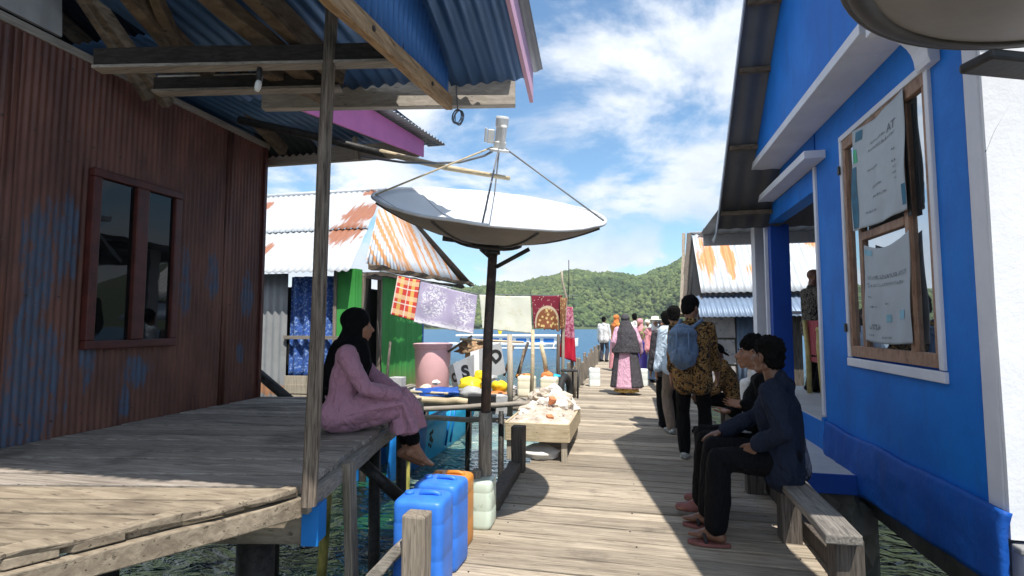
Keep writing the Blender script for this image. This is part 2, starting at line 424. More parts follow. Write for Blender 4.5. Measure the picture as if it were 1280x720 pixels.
plain('curtain_blue', (.035, .10, .36), .8, .3, 14, .3, 60, two=(.52, .60, (.24, .36, .62)))
plain('black', (.012, .012, .013), .6, .2, 8, .05)
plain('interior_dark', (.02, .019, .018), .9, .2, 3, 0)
plain('dark_metal', (.045, .043, .042), .5, .3, 14, .2, 60, metal=.3)
plain('pole_rust', (.075, .055, .047), .65, .35, 12, .3, 50, metal=.2, two=(.5, .7, (.16, .10, .07)))
plain('wire_grey', (.16, .17, .19), .5, .2, 8, 0)
plain('wire_black', (.02, .02, .022), .5, .2, 8, 0)
plain('dish_white', (.64, .65, .66), .45, .06, 3, .05, 20, dirt=(.58, .85, (.42, .38, .32), 5))
plain('dish_under', (.22, .195, .165), .6, .15, 4, .1, 20, dirt=(.5, .8, (.12, .10, .08), 4)); plain('dish_back', (.27, .25, .225), .5, .1, 4, .06, 20)
plain('dish_edge', (.08, .075, .07), .5, .2, 6, .1)
plain('lnb_white', (.74, .74, .72), .4, .05, 6, .05)
plain('blue_plastic', (.035, .18, .66), .42, .12, 9, .10, 60, dirt=(.48, .8, (.05, .12, .28), 9), two=(.62, .72, (.12, .28, .66)))
plain('orange_plastic', (.58, .22, .03), .4, .08, 5, .03, dirt=(.5, .8, (.30, .12, .03), 5))
plain('cream_plastic', (.80, .75, .58), .4, .06, 5, .05)
plain('pink_plastic', (.80, .47, .48), .42, .05, 4, .04)
plain('yellow_plastic', (.72, .55, .02), .45, .12, 6, .1)
plain('ash_plastic', (.36, .36, .36), .5, .1, 6, .1, dirt=(.5, .8, (.18, .17, .16), 4))
plain('white_sack', (.74, .72, .67), .7, .06, 9, .5, 18)
plain('blue_tarp', (.02, .09, .38), .5, .3, 10, .5, 14)
plain('cyan_paint', (.02, .42, .70), .4, .06, 5, .08)
plain('boat_blue', (.01, .17, .52), .4, .1, 5, .08)
plain('white_paint', (.80, .80, .80), .5, .04, 5, .06)
plain('rubble', (.52, .44, .36), .9, .3, 9, .9, 26, two=(.55, .75, (.30, .24, .19)))
plain('rubble_white', (.74, .70, .64), .9, .15, 9, .8, 26)
plain('brick', (.55, .20, .09), .9, .2, 12, .4, 40)
plain('block_grey', (.42, .42, .42), .9, .15, 14, .6, 60)
plain('black_tyre', (.02, .02, .02), .7, .2, 9, .2)
plain('orange_net', (.62, .20, .06), .8, .25, 20, .6, 50)
plain('yellow_pole', (.52, .42, .12), .55, .2, 6, .2, dirt=(.45, .65, (.10, .14, .02), 5))
def translucent_plastic(name, col, liquid):
    m, nt, b = newmat(name); co = nt.obj()
    n = nt.noise(co, 11, 5, .6)
    nt.put(b.inputs['Base Color'], nt.mix(nt.m('MULTIPLY', nt.ramp(n, .56, .66), .5), col, liquid))
    b.inputs['Roughness'].default_value = .38; b.inputs['Subsurface Weight'].default_value = .35; b.inputs['Subsurface Radius'].default_value = (.05, .05, .04)
translucent_plastic('clear_plastic', (.58, .66, .56), (.30, .38, .28))
translucent_plastic('white_plastic', (.76, .80, .78), (.6, .66, .64))

# people
def skin(name, col):
    m, nt, b = newmat(name); co = nt.obj()
    nt.put(b.inputs['Base Color'], nt.mix(nt.noise(co, 18, 4, .6), tuple(k * .8 for k in col), tuple(k * 1.15 for k in col)))
    b.inputs['Roughness'].default_value = .48; b.inputs['Subsurface Weight'].default_value = .08; b.inputs['Subsurface Radius'].default_value = (.012, .005, .003)
    nt.put(b.inputs['Normal'], nt.bump(nt.noise(co, 160, 3, .6), .12, .002))
skin('skin', (.27, .125, .07)); skin('skin_dark', (.15, .068, .038)); skin('skin_light', (.36, .19, .12))
def cloth(name, col, var=.12, weave=260, fold=.5, rough=.85):
    m, nt, b = newmat(name); co = nt.obj()
    n = nt.noise(co, 5, 5, .6)
    nt.put(b.inputs['Base Color'], nt.mix(n, tuple(k * (1 - var) for k in col), tuple(k * (1 + var) for k in col)))
    b.inputs['Roughness'].default_value = rough; b.inputs['Specular IOR Level'].default_value = .2; b.inputs['Sheen Weight'].default_value = .15 if max(col) > .1 else 0.0; b.inputs['Specular IOR Level'].default_value = .2 if max(col) > .1 else .1
    f = nt.m('ADD', nt.m('ABSOLUTE', nt.m('SUBTRACT', nt.noise(nt.scale(co, (1, 1, .5)), 7, 3, .5, 1.6), .5)), nt.m('MULTIPLY', nt.noise(nt.scale(co, (1, 1, .55)), 13, 4, .55, 1.2), .5))
    nt.put(b.inputs['Normal'], nt.bump(nt.noise(co, weave, 2, .5), .15, .001, nt.bump(f, .9, .055)))
cloth('black_cloth', (.0035, .0035, .004)); cloth('dark_trousers', (.0045, .0045, .006)); cloth('charcoal_cloth', (.075, .07, .078))
cloth('mauve_cloth', (.40, .20, .26)); cloth('pink_cloth', (.66, .38, .50)); cloth('navy_shirt', (.013, .018, .034))
cloth('white_cloth', (.72, .71, .70)); cloth('pale_blue_cloth', (.55, .68, .82)); cloth('brown_trousers', (.21, .16, .12)); cloth('denim', (.115, .175, .27), .45)
cloth('denim_dark', (.13, .20, .31), .3); cloth('grey_trousers', (.06, .065, .085)); cloth('red_cloth', (.45, .06, .07)); cloth('green_cloth', (.16, .25, .07)); cloth('purple_cloth', (.06, .04, .28))
cloth('orange_cloth', (.62, .20, .05)); cloth('rose_cloth', (.70, .30, .33)); cloth('cream_cloth', (.72, .68, .58))
plain('hair_black', (.004, .0038, .0036), .85, .3, 30, .8, 90, spec=.08)
plain('shoe_grey', (.20, .21, .20), .7, .2, 20, .2, two=(.52, .6, (.55, .58, .52)))
plain('eye_white', (.22, .20, .18), .2, .02, 5, 0)
plain('iris_dark', (.015, .01, .008), .15, .02, 5, 0)
plain('lip', (.26, .10, .075), .45, .1, 20, .1)
def patterned(name, base, motif, accent=None, sc=18, lo=.42, hi=.48, asc=40, warp=1.2):
    m, nt, b = newmat(name); co = nt.obj()
    a = nt.noise(co, sc, 3, .6, warp); k = nt.m('ABSOLUTE', nt.m('SUBTRACT', a, .5))
    c = nt.mix(nt.ramp(k, .075, .03), base, motif)
    if accent: c = nt.mix(nt.ramp(nt.voro(co, asc), .28, .18), c, accent)
    nt.put(b.inputs['Base Color'], c); b.inputs['Roughness'].default_value = .85; b.inputs['Specular IOR Level'].default_value = .2
    nt.put(b.inputs['Normal'], nt.bump(nt.noise(nt.scale(co, (1, 1, .6)), 12, 4, .55, 1.0), .5, .02))
patterned('batik_gold', (.022, .014, .010), (.28, .15, .045), (.30, .22, .11), 17, asc=26)
patterned('batik_dark', (.016, .013, .013), (.20, .17, .13), None, 22)
patterned('floral_wear', (.30, .08, .16), (.20, .32, .10), (.65, .45, .12), 16, asc=22)
patterned('sarong_yellow', (.20, .11, .03), (.75, .52, .16), None, 30)
patterned('red_orange_wear', (.55, .10, .05), (.70, .36, .08), None, 20)

# ------------------------------------------------------------------ the setting
def build_water():
    mb = MB()
    ys = [-30, 0, 30, 120, 500, 2500]; xs = [-2500, -300, -30, 30, 300, 2500]
    mb.v = [(x, y, -.9) for y in ys for x in xs]
    n = len(xs); mb.f = [(j * n + i, j * n + i + 1, j * n + n + i + 1, j * n + n + i) for j in range(len(ys) - 1) for i in range(n - 1)]; mb.mi = [0] * len(mb.f)
    o = mb.build('water', M['water']); o['kind'] = 'structure'; o['label'] = 'rippled sea water, dark green near the pier and blue out in the bay'
build_water()

CREST = [(200, 385), (400, 374), (480, 368), (575, 358), (620, 352), (660, 344), (700, 336), (750, 334), (800, 338), (835, 331), (870, 317), (950, 300), (1100, 285), (1300, 278)]
YAW = rad(12.714)
def hill_z(x, y):
    """height of the land across the bay: a long wooded ridge, higher to the right"""
    lat = math.cos(YAW) * x + math.sin(YAW) * y; fw = -math.sin(YAW) * x + math.cos(YAW) * y
    q = 640 + 650 * lat / max(fw, 1)
    h = (405 - np.interp(q, [c[0] for c in CREST], [c[1] for c in CREST])) / 650 * 345 - 2.5
    spur = max(0.0, min(1.0, (q - 790) / 60.0))
    y0 = 238 - 26 * spur; t = (fw - y0) / (345 - y0)
    if t < 0: return -1.5
    prof = math.sin(min(t, 1) * math.pi / 2) ** (.85 - .25 * spur)
    if t > 1: prof = max(.2, 1 - (t - 1) * .8)
    gully = 2.6 * mnoise.noise(V((x * .03, y * .018, 4.7))) + 2.0 * mnoise.noise(V((x * .07, y * .05, 1.7)))
    return h * prof + gully * min(1, h * prof / 10) - .8
def build_hills():
    mb = MB()
    def fn(a, b):
        x = -420 + 840 * a; y = 190 + 330 * b
        return V((x, y, hill_z(x, y) - .5 if b > 0 else -3))
    mb.grid(fn, 105, 44)
    o = mb.build('hills', M['hill_ground'], smooth=True); o['kind'] = 'structure'; o['label'] = 'forested hills across the bay'
    rng = np.random.default_rng(5)
    bm = bmesh.new(); bmesh.ops.create_icosphere(bm, subdivisions=1, radius=1)
    bv = np.array([v.co[:] for v in bm.verts]); bf = np.array([[v.index for v in f.verts] for f in bm.faces]); bm.free()
    VS = []; FS = []; k = 0; n = 0; tries = 0
    while n < 26000 and tries < 160000:
        tries += 1
        y = 205 + 175 * rng.random(); x = y * (-.74 + 1.0 * rng.random())
        z = hill_z(x, y)
        if z < .2: continue
        r = .65 + .95 * rng.random() ** 1.6
        if rng.random() < .05: r *= 1.35
        d = 1 + .34 * np.sin(bv @ rng.normal(size=(3,)) * 4 + rng.random() * 6) * .6 + .30 * (rng.random(len(bv)) - .5)
        p = bv * d[:, None] * np.array([r, r, r * (.75 + .45 * rng.random())]) + np.array([x, y, z + r * .45])
        VS.append(p); FS.append(bf + k); k += len(bv); n += 1
    VS = np.concatenate(VS); FS = np.concatenate(FS)
    me = bpy.data.meshes.new('forest'); me.vertices.add(len(VS)); me.vertices.foreach_set('co', VS.astype(np.float32).ravel())
    me.loops.add(len(FS) * 3); me.loops.foreach_set('vertex_index', FS.astype(np.int32).ravel())
    me.polygons.add(len(FS)); me.polygons.foreach_set('loop_start', np.arange(0, len(FS) * 3, 3, dtype=np.int32))
    me.materials.append(M['forest_leaves']); me.update(calc_edges=True); me.validate()
    f = bpy.data.objects.new('forest', me); C.objects.link(f); tag(f, 'dense green forest covering the hills across the bay', 'forest', kind='stuff')
build_hills()

def build_boardwalk():
    mb = MB(); y = -1.2; i = 0
    while y < 27:
        w = random.choice((.15, .17, .19, .21, .235)); xl = -1.05 - .005 * max(0, y) + random.uniform(-.07, .05); xr = 1.17 + random.uniform(-.05, .08)
        if 3.2 < y < 8.6: xr = 1.2 + random.uniform(-.03, .06)
        th = .038; tilt = random.uniform(-.006, .006)
        a = V((xl, y + w / 2 + random.uniform(-.008, .008), -th / 2 + random.uniform(-.005, .003))); b = V((xr, y + w / 2 + random.uniform(-.008, .008), -th / 2 + random.uniform(-.005, .003)))
        mb.beam(a, b, w - random.choice((.012, .018, .024, .034)), th, up=(0, tilt, 1), jit=.002, seg=5, wob=.0025)
        y += w; i += 1
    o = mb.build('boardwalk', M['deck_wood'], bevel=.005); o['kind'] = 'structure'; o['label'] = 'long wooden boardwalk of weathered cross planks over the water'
    n = MB(); rr = random.Random(8)
    for k in range(110):
        yy = .2 + k * .19
        for x in (-.92, .0, .98): n.lathe((x + rr.uniform(-.03, .03), yy + rr.uniform(-.03, .03), -.002), [(.006, 0), (.006, .004), (0, .005)], 6)
    n.build('nail_heads', M['dark_metal'], o)['kind'] = 'stuff'
    s = MB()
    for x in (-.92, 0, .98): s.beam((x, -1.2, -.115), (x, 27, -.115), .1, .14)
    s.build('stringer', M['dark_wood_z'], o)
    for yy in np.arange(.4, 27, 2.4):
        for x in (-.95, .98):
            p = MB(); p.tube([(x, yy, -2.2), (x + .02, yy, -.19)], .065, 9); p.build('pile', M['black_wood'], o, smooth=True)
build_boardwalk()

def build_haze():
    m = bpy.data.materials.new('haze_air'); m.use_nodes = True; t = m.node_tree; t.nodes.clear()
    o = t.nodes.new('ShaderNodeOutputMaterial'); v = t.nodes.new('ShaderNodeVolumePrincipled'); t.links.new(v.outputs[0], o.inputs['Volume'])
    v.inputs['Color'].default_value = (.86, .92, 1, 1); v.inputs['Density'].default_value = .0005; v.inputs['Anisotropy'].default_value = .2
    q = MB(); q.box((0, 260, 34), (1100, 640, 76)); h = q.build('haze', m); tag(h, 'thin pale sea air over the bay', 'haze', kind='stuff')
build_haze()

# ------------------------------------------------------------------ red tin house on the left, with its porch roof
E1 = V((math.cos(rad(11.25)), math.sin(rad(11.25)), 0)); E2 = V((-E1.y, E1.x, 0))
def ab(a, b, z): return E1 * a + E2 * b + V((0, 0, z))

def build_red_house():
    t = thing('tin_house', 'red painted corrugated tin house with peeling blue patches and blue tin roof on the left', 'house', (-3.75, 3.0, .7))
    XW = -3.75
    w = MB(); w.corr((XW, -.6, .66), (0, 5.29, 0), (0, 0, 2.66), pitch=.044, amp=.0055, nv=6, per=6, wob=.012)
    w.build('wall', M['red_tin'], t, smooth=True)
    w = MB(); w.corr((XW, 4.69, .66), (-3.2, 0, 0), (0, 0, 2.66), pitch=.044, amp=.0055, nv=1, per=4)
    w.build('wall', M['red_tin'], t, smooth=True)
    for y in (.55, 1.45, 2.36, 4.18):
        w = MB(); w.corr((XW + .006, y, .665), (0, .075, 0), (0, 0, 2.64), pitch=.044, amp=.0055, nv=2, per=6); w.build('sheet_lap', M['red_tin'], t, smooth=True, solid=.002)
    n = MB(); rr = random.Random(3)
    for z in (.82, 1.62, 2.72, 3.22):
        for k in range(18): n.lathe((XW + .006, 1.4 + k * .19 + rr.uniform(-.02, .02), z + rr.uniform(-.015, .015)), [(.007, 0), (.006, .004), (0, .005)], 7, Ry(rad(90)))
    q = n.build('nail_heads', M['dark_metal'], t); q['kind'] = 'stuff'
    c = MB(); c.box((XW + .005, 4.70, 1.99), (.05, .04, 2.64)); c.build('corner_trim', M['red_frame'], t, bevel=.004)
    b = MB(); b.box((XW - 1.6, 1.9, 1.9), (3.0, 5.4, 2.3)); b.build('room', M['interior_dark'], t)
    f = MB(); f.beam((XW - .03, -.6, 3.345), (XW - .03, 4.76, 3.345), .09, .06); f.build('wall_plate', M['grey_wood_y'], t, bevel=.005)
    # two-leaf window
    y0, y1, z0, z1 = 2.90, 3.65, 1.27, 2.57; x = XW + .018
    fr = MB(); fw = .062
    fr.box((x, (y0 + y1) / 2, z1 - fw / 2), (.06, y1 - y0, fw)); fr.box((x, (y0 + y1) / 2, z0 + fw / 2), (.06, y1 - y0, fw))
    for yy in (y0 + fw / 2, y1 - fw / 2): fr.box((x, yy, (z0 + z1) / 2), (.06, fw, z1 - z0 - 2 * fw - .002))
    fr.box((x + .004, (y0 + y1) / 2 + .01, (z0 + z1) / 2), (.07, .10, z1 - z0 - 2 * fw - .002))
    win = fr.build('window', M['red_frame'], t, bevel=.008)
    for ya, yb in ((y0 + fw, (y0 + y1) / 2 - .04), ((y0 + y1) / 2 + .06, y1 - fw)):
        p = MB(); p.box((XW + .014, (ya + yb) / 2, (z0 + z1) / 2), (.004, yb - ya, z1 - z0 - 2 * fw)); p.build('pane', M['pane'], win)
    # gable board over the wall, upper left
    g = MB(); g.prism([(XW - .02, 1.2, 3.40), (XW - .02, 2.66, 3.40), (XW - .02, 2.60, 4.35), (XW - .02, 1.2, 4.7)], (.03, 0, 0)); g.build('gable_panel', M['grey_cement'], t, bevel=.004)
    # main roof: underside of blue corrugated tin falling away towards the back eave
    def zh(y): return 3.30 + .38 * (5.0 - y)
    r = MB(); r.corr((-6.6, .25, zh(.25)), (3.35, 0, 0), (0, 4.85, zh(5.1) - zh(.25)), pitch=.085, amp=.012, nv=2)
    r.build('roof', M['shaded_tin'], t, smooth=True, solid=.002)
    r = MB(); r.corr((-3.32, .25, zh(.25) + .03), (2.32, 0, 0), (0, 3.10, zh(3.35) - zh(.25)), pitch=.085, amp=.012, nv=2)  # added sheet out of view, keeps sun off the wall and platform
    r.build('roof', M['shaded_tin'], t, smooth=True, solid=.002)  # the added sheet, out of view
    for x, ya, yb in ((-3.60, 2.4, 4.80), (-4.5, .8, 5.0), (-5.4, .8, 5.0)):
        q = MB(); q.beam((x, ya, zh(ya) - .07), (x, yb, zh(yb) - .07), .09, .10, jit=.004, seg=3); q.build('rafter', M['rafter_wood'], t, bevel=.006)
    for x, ya, yb in ((-3.5, 2.3, 3.13), (-3.45, 2.6, 3.25)):
        za = 3.17 + (3.13 - ya) * .86
        q = MB(); q.beam((x, ya, za), (x - .02, yb, 3.15), .06, .09, jit=.004); q.build('strut', M['rafter_wood'], t, bevel=.006)
    for y in (1.6, 2.9, 4.1):
        q = MB(); q.beam((-6.6, y, zh(y) - .02), (-3.25, y, zh(y) - .02), .06, .05); q.build('purlin', M['dark_wood_x'], t)
    # porch roof, nearly flat lower sheet
    def zp(y): return 2.93 + .10 * (2.85 - y)
    r = MB(); r.corr((-2.50, 1.14, zp(1.14)), (1.45, 0, 0), (0, 1.74, -.174), pitch=.085, amp=.012, nv=2)
    r.build('porch_roof', M['blue_tin'], t, smooth=True, solid=.002)
    # upper strip with the pink barge board
    def zu(y): return 2.97 + .36 * (2.85 - y)
    r = MB(); r.corr((-1.06, .9, zu(.9)), (.50, 0, 0), (0, 2.08, zu(2.98) - zu(.9)), pitch=.085, amp=.011, nv=2)
    r.build('upper_roof', M['blue_tin'], t, smooth=True, solid=.002)
    p = MB(); p.prism([(-.560, .9, zu(.9) - .10), (-.560, 2.96, zu(2.96) - .17), (-.560, 2.96, zu(2.96) + .03), (-.560, .9, zu(.9) + .06)], (.022, 0, 0)); p.build('barge_board', M['pink_pale'], t, bevel=.003)
    p = MB(); p.corr((-.600, .9, zu(.9) + .075), (.11, 0, 0), (0, 2.12, zu(3.02) - zu(.9)), pitch=.085, amp=.010, nv=1); p.build('edge_sheet', M['grey_tin'], t, smooth=True, solid=.002)
    # blue tin infill between the two roofs, its lit look put into the colour
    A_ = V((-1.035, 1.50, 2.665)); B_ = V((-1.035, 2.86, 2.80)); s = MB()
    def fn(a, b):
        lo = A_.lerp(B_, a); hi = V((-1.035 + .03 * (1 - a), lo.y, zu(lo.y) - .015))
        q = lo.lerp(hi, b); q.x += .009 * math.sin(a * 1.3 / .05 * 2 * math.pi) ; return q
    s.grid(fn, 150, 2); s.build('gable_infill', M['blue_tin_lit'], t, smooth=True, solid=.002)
    q = MB(); q.beam((-1.03, 1.35, 2.605), (-1.03, 2.87, 2.765), .045, .085, jit=.004, seg=6, wob=.004); q.build('edge_rafter', M['rough_timber'], t, bevel=.006)
    for k in (.35, .78):
        q = MB(); c = V((-1.03, 1.35, 2.605)).lerp(V((-1.03, 2.87, 2.765)), k); q.lathe(c + V((.021, 0, 0)), [(.012, 0), (.012, .006), (0, .007)], 8, Ry(rad(90))); q.build('bolt', M['dark_metal'], t)
    # beams under the porch roof
    q = MB(); q.beam(ab(-1.66, 3.17, 2.90), ab(-.06, 3.17, 2.905), .05, .195, jit=.002); q.build('eave_beam', M['beam_grey'], t, bevel=.004)
    q = MB(); q.beam(ab(-1.66, 3.14, 3.02), ab(-.08, 3.14, 3.015), .10, .05, jit=.003); q.build('eave_plate', M['rafter_wood'], t, bevel=.004)
    for a0, a1, b, z, h, mt in ((-2.08, -.58, 2.40, 2.735, .085, 'dark_wood_x'), (-2.02, -1.0, 2.72, 2.755, .07, 'dark_wood_x'), (-2.2, -1.2, 3.0, 2.96, .05, 'dark_wood_x')):
        q = MB(); q.beam(ab(a0, b, z), ab(a1, b, z + .012), .06, h, jit=.003, seg=3); bm_ = q.build('purlin', M[mt], t, bevel=.004)
        q = MB(); q.beam(ab(a0, b - .004, z - h / 2 - .008), ab(a1, b - .004, z - h / 2 + .004), .066, .014); q.build('batten', M['grey_wood_x'], bm_)
    for pa, pb, w_, h_ in (((-1.824, 1.761, 2.930), (-1.666, 2.528, 2.780), .10, .07), ((-1.598, 1.812, 2.930), (-1.521, 2.477, 2.800), .07, .12), ((-2.157, 1.635, 3.000), (-2.264, 2.125, 2.860), .06, .08), ((-2.091, 1.804, 3.000), (-2.238, 2.147, 2.860), .05, .06), ((-2.258, 1.912, 3.020), (-2.259, 2.365, 2.840), .08, .05), ((-1.855, 2.296, 2.780), (-1.767, 2.769, 2.800), .07, .05)):
        q = MB(); q.beam(pa, pb, w_, h_, jit=.005, seg=4, wob=.004); q.build('rafter', M['rafter_wood'], t, bevel=.006)
    # back porch roof with the pink fascia
    P0 = V((-2.1, 5.02, 0)); dr = V((-.16, -.987, 0))
    def pk(px_s, z): q = P0 + dr * px_s; return V((q.x, q.y, z))
    L = 1.75
    p = MB(); p.prism([pk(0, 3.20), pk(0, 3.37), pk(L, 3.37), pk(L, 3.03)], (.02, 0, 0)); p.build('fascia', M['pink_paint'], t, bevel=.003)
    r = MB(); r.corr(pk(-.22, 3.40) + V((.10, 0, 0)), (-2.2, 0, 0), dr * 2.3 + V((0, 0, .15)), pitch=.085, amp=.012, nv=2); r.build('back_roof', M['blue_tin'], t, smooth=True, solid=.002)
    r = MB(); r.corr(pk(-.25, 3.405) + V((.13, 0, 0)), dr * 2.2, V((-.2, 0, .0)), pitch=.06, amp=.012, nv=1); r.build('edge_sheet', M['grey_tin'], t, smooth=True, solid=.002)
    q = MB(); q.beam((-4.05, 4.99, 3.30), (-2.13, 5.0, 3.285), .05, .17, jit=.002); q.build('eave_beam', M['beam_grey'], t, bevel=.004)
    q = MB(); q.beam((-2.824, 4.900, 3.530), (-2.798, 4.900, 3.181), .045, .04); q.build('hanger', M['pale_wood_z'], t, bevel=.003)
    return t
build_red_house()

def hanging_bits():
    t = thing('light_bulb', 'unlit bulb hanging from a dark beam under the blue porch roof', 'light bulb', ab(-1.28, 2.42, 2.70))
    p = ab(-1.28, 2.40, 2.62)
    q = MB(); q.lathe(p + V((0, 0, .0)), [(.014, 0), (.016, .04), (.010, .07)], 10); q.build('socket', M['wire_black'], t, smooth=True)
    q = MB(); q.lathe(p, [(0, -.055), (.010, -.052), (.0145, -.035), (.0150, -.015), (.011, 0)], 12, Ry(rad(14))); q.build('glass', M['lnb_white'], t, smooth=True)
    # coil of wire under the eave beam
    o = (-1.016, 2.979, 2.726); o = V(o)
    q = MB(); rr = random.Random(2)
    for k in range(6):
        c = o + V([rr.uniform(-.006, .006) for _ in range(3)]); A = Rz(rr.uniform(-.7, .7)) @ Rx(rr.uniform(-.3, .3))
        q.tube([c + A @ V((math.cos(t_) * .034, 0, math.sin(t_) * .045)) for t_ in np.linspace(0, 6.28, 18)], .0028, 5, cap=False)
    q.tube([o + V((0, 0, .045)), o + V((-.008, 0, .15)), V((-1.028, 2.977, 2.971))], .004, 5)
    tag(q.build('wire_coil', M['wire_grey'], smooth=True), 'coil of grey wire hanging below the eave beam of the blue porch roof', 'wire coil')
hanging_bits()

def build_platform():
    t = thing('porch_platform', 'raised plank platform in front of the red tin house, its near corner sunlit', 'platform', (-2.2, 2.8, 0))
    mb = MB(); b = 1.0
    def edge_a(b):            # right-hand limit of the deck in porch coordinates
        if b < 2.42: return -1.03 - (2.42 - b) * .853
        return -1.03 - .02 * (b - 2.42) / 1.46
    while b < 5.35:
        w = random.choice((.13, .16, .19)); bm_ = b + w / 2; r_ = random.uniform(-.012, .012)
        zz = .68 + random.uniform(-.004, .004); h = .036; lo = b + .003; hi = b + w - random.choice((.016, .024, .034))
        ea, eb = edge_a(lo) + r_, edge_a(hi) + r_
        if b > 3.88: ea -= .0; eb -= .0
        # left limit follows the red wall
        def left_a(bb): return (-3.73 - (-E1.y) * bb) / E1.x * 1.0 if False else (-3.73 + E1.y * bb) / E1.x
        la, lb = left_a(lo), left_a(hi)
        if b < 2.0:
            n = 6
        mb.cur = 1 if b < 2.3 else 0  # shade-toned boards begin near the roof's shadow line, tone put into the colour
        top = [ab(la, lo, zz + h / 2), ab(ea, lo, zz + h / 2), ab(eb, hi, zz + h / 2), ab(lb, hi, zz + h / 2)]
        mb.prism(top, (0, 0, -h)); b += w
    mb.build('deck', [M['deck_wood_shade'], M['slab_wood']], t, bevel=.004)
    # rim boards
    a0 = ab(-1.03 - (2.42 - 1.0) * .853, 1.0, .615); a1 = ab(-1.03, 2.42, .615); a2 = ab(-1.05, 5.3, .615)
    q = MB(); q.beam(a0, a1, .05, .085, jit=.004, seg=7, wob=.004); q.build('rim_board', M['slab_wood'], t, bevel=.006)
    q = MB(); q.beam(a1 + E2 * .03, a2, .05, .085, jit=.004, seg=7, wob=.004); q.build('rim_board', M['grey_wood_y'], t, bevel=.006)
    q = MB(); q.beam(a0 + V((-.04, .05, .088)), a1 + V((-.02, -.02, .088)), .07, .03, jit=.008, seg=16, wob=.008); q.build('edge_strip', M['slab_wood'], t, bevel=.006)
    # joists and the cross beam with blue painted end
    q = MB(); q.beam(ab(-3.4, 2.52, .50), ab(-.99, 2.56, .50), .11, .17, jit=.006, seg=4); cb = q.build('cross_beam', M['slab_wood'], t, bevel=.008)
    q = MB(); q.box(ab(-.995, 2.56, .50), (.02, .115, .175), Rz(rad(11.25))); q.build('painted_end', M['boat_blue'], cb)
    q = MB(); q.beam(ab(-1.055, 2.497, .50), ab(-.975, 2.497, .50), .012, .18); q.build('painted_end', M['boat_blue'], cb)
    for bb in (3.2, 4.1, 5.0):
        q = MB(); q.beam(ab(-3.2, bb, .55), ab(-1.08, bb, .55), .07, .10); q.build('joist', M['dark_wood_x'], t)
    # legs
    for p0, p1, r in (((-1.539, 2.687, 0.680), (-1.46, 2.78, -1.6), .05), ((-1.85, 2.35, .45), (-1.85, 2.35, -1.6), .09), ((-1.93, 3.75, .55), (-1.93, 3.78, -1.6), .045), ((-2.6, 2.2, .45), (-2.6, 2.2, -1.6), .06), ((-2.1, 4.6, .55), (-2.1, 4.62, -1.6), .05), ((-3.2, 4.3, .55), (-3.2, 4.3, -1.6), .05)):
        q = MB()
        if r == .05 and p1[0] == -1.46: q.beam(p0, p1, .075, .05, up=(1, 0, 0), jit=.004, seg=6, wob=.004); q.build('leg', M['grey_wood_z'], t, bevel=.006)
        else: q.tube([p0, p1], r, 9); q.build('leg', M['black_wood'], t, smooth=True)
    q = MB(); q.tube([(-1.846, 3.350, 0.511), (-1.569, 3.430, 0.251)], .042, 9); q.build('brace', M['black_wood'], t, smooth=True)
    q = MB(); q.tube([(-3.846, 4.821, 0.935), (-3.456, 4.825, 0.663)], .05, 9); q.build('brace', M['black_wood'], t, smooth=True)
build_platform()

q = MB(); q.tube([(-1.426, 2.150, 0.632), (-1.402, 2.150, 1.468), (-1.394, 2.150, 2.221), (-1.369, 2.150, 3.044), (-1.355, 2.15, 3.2)], [.036, .034, .032, .030, .03], 7)
tag(q.build('porch_post', M['post_wood'], bevel=0, smooth=False), 'slim rough dark timber post at the corner of the raised platform', 'post')

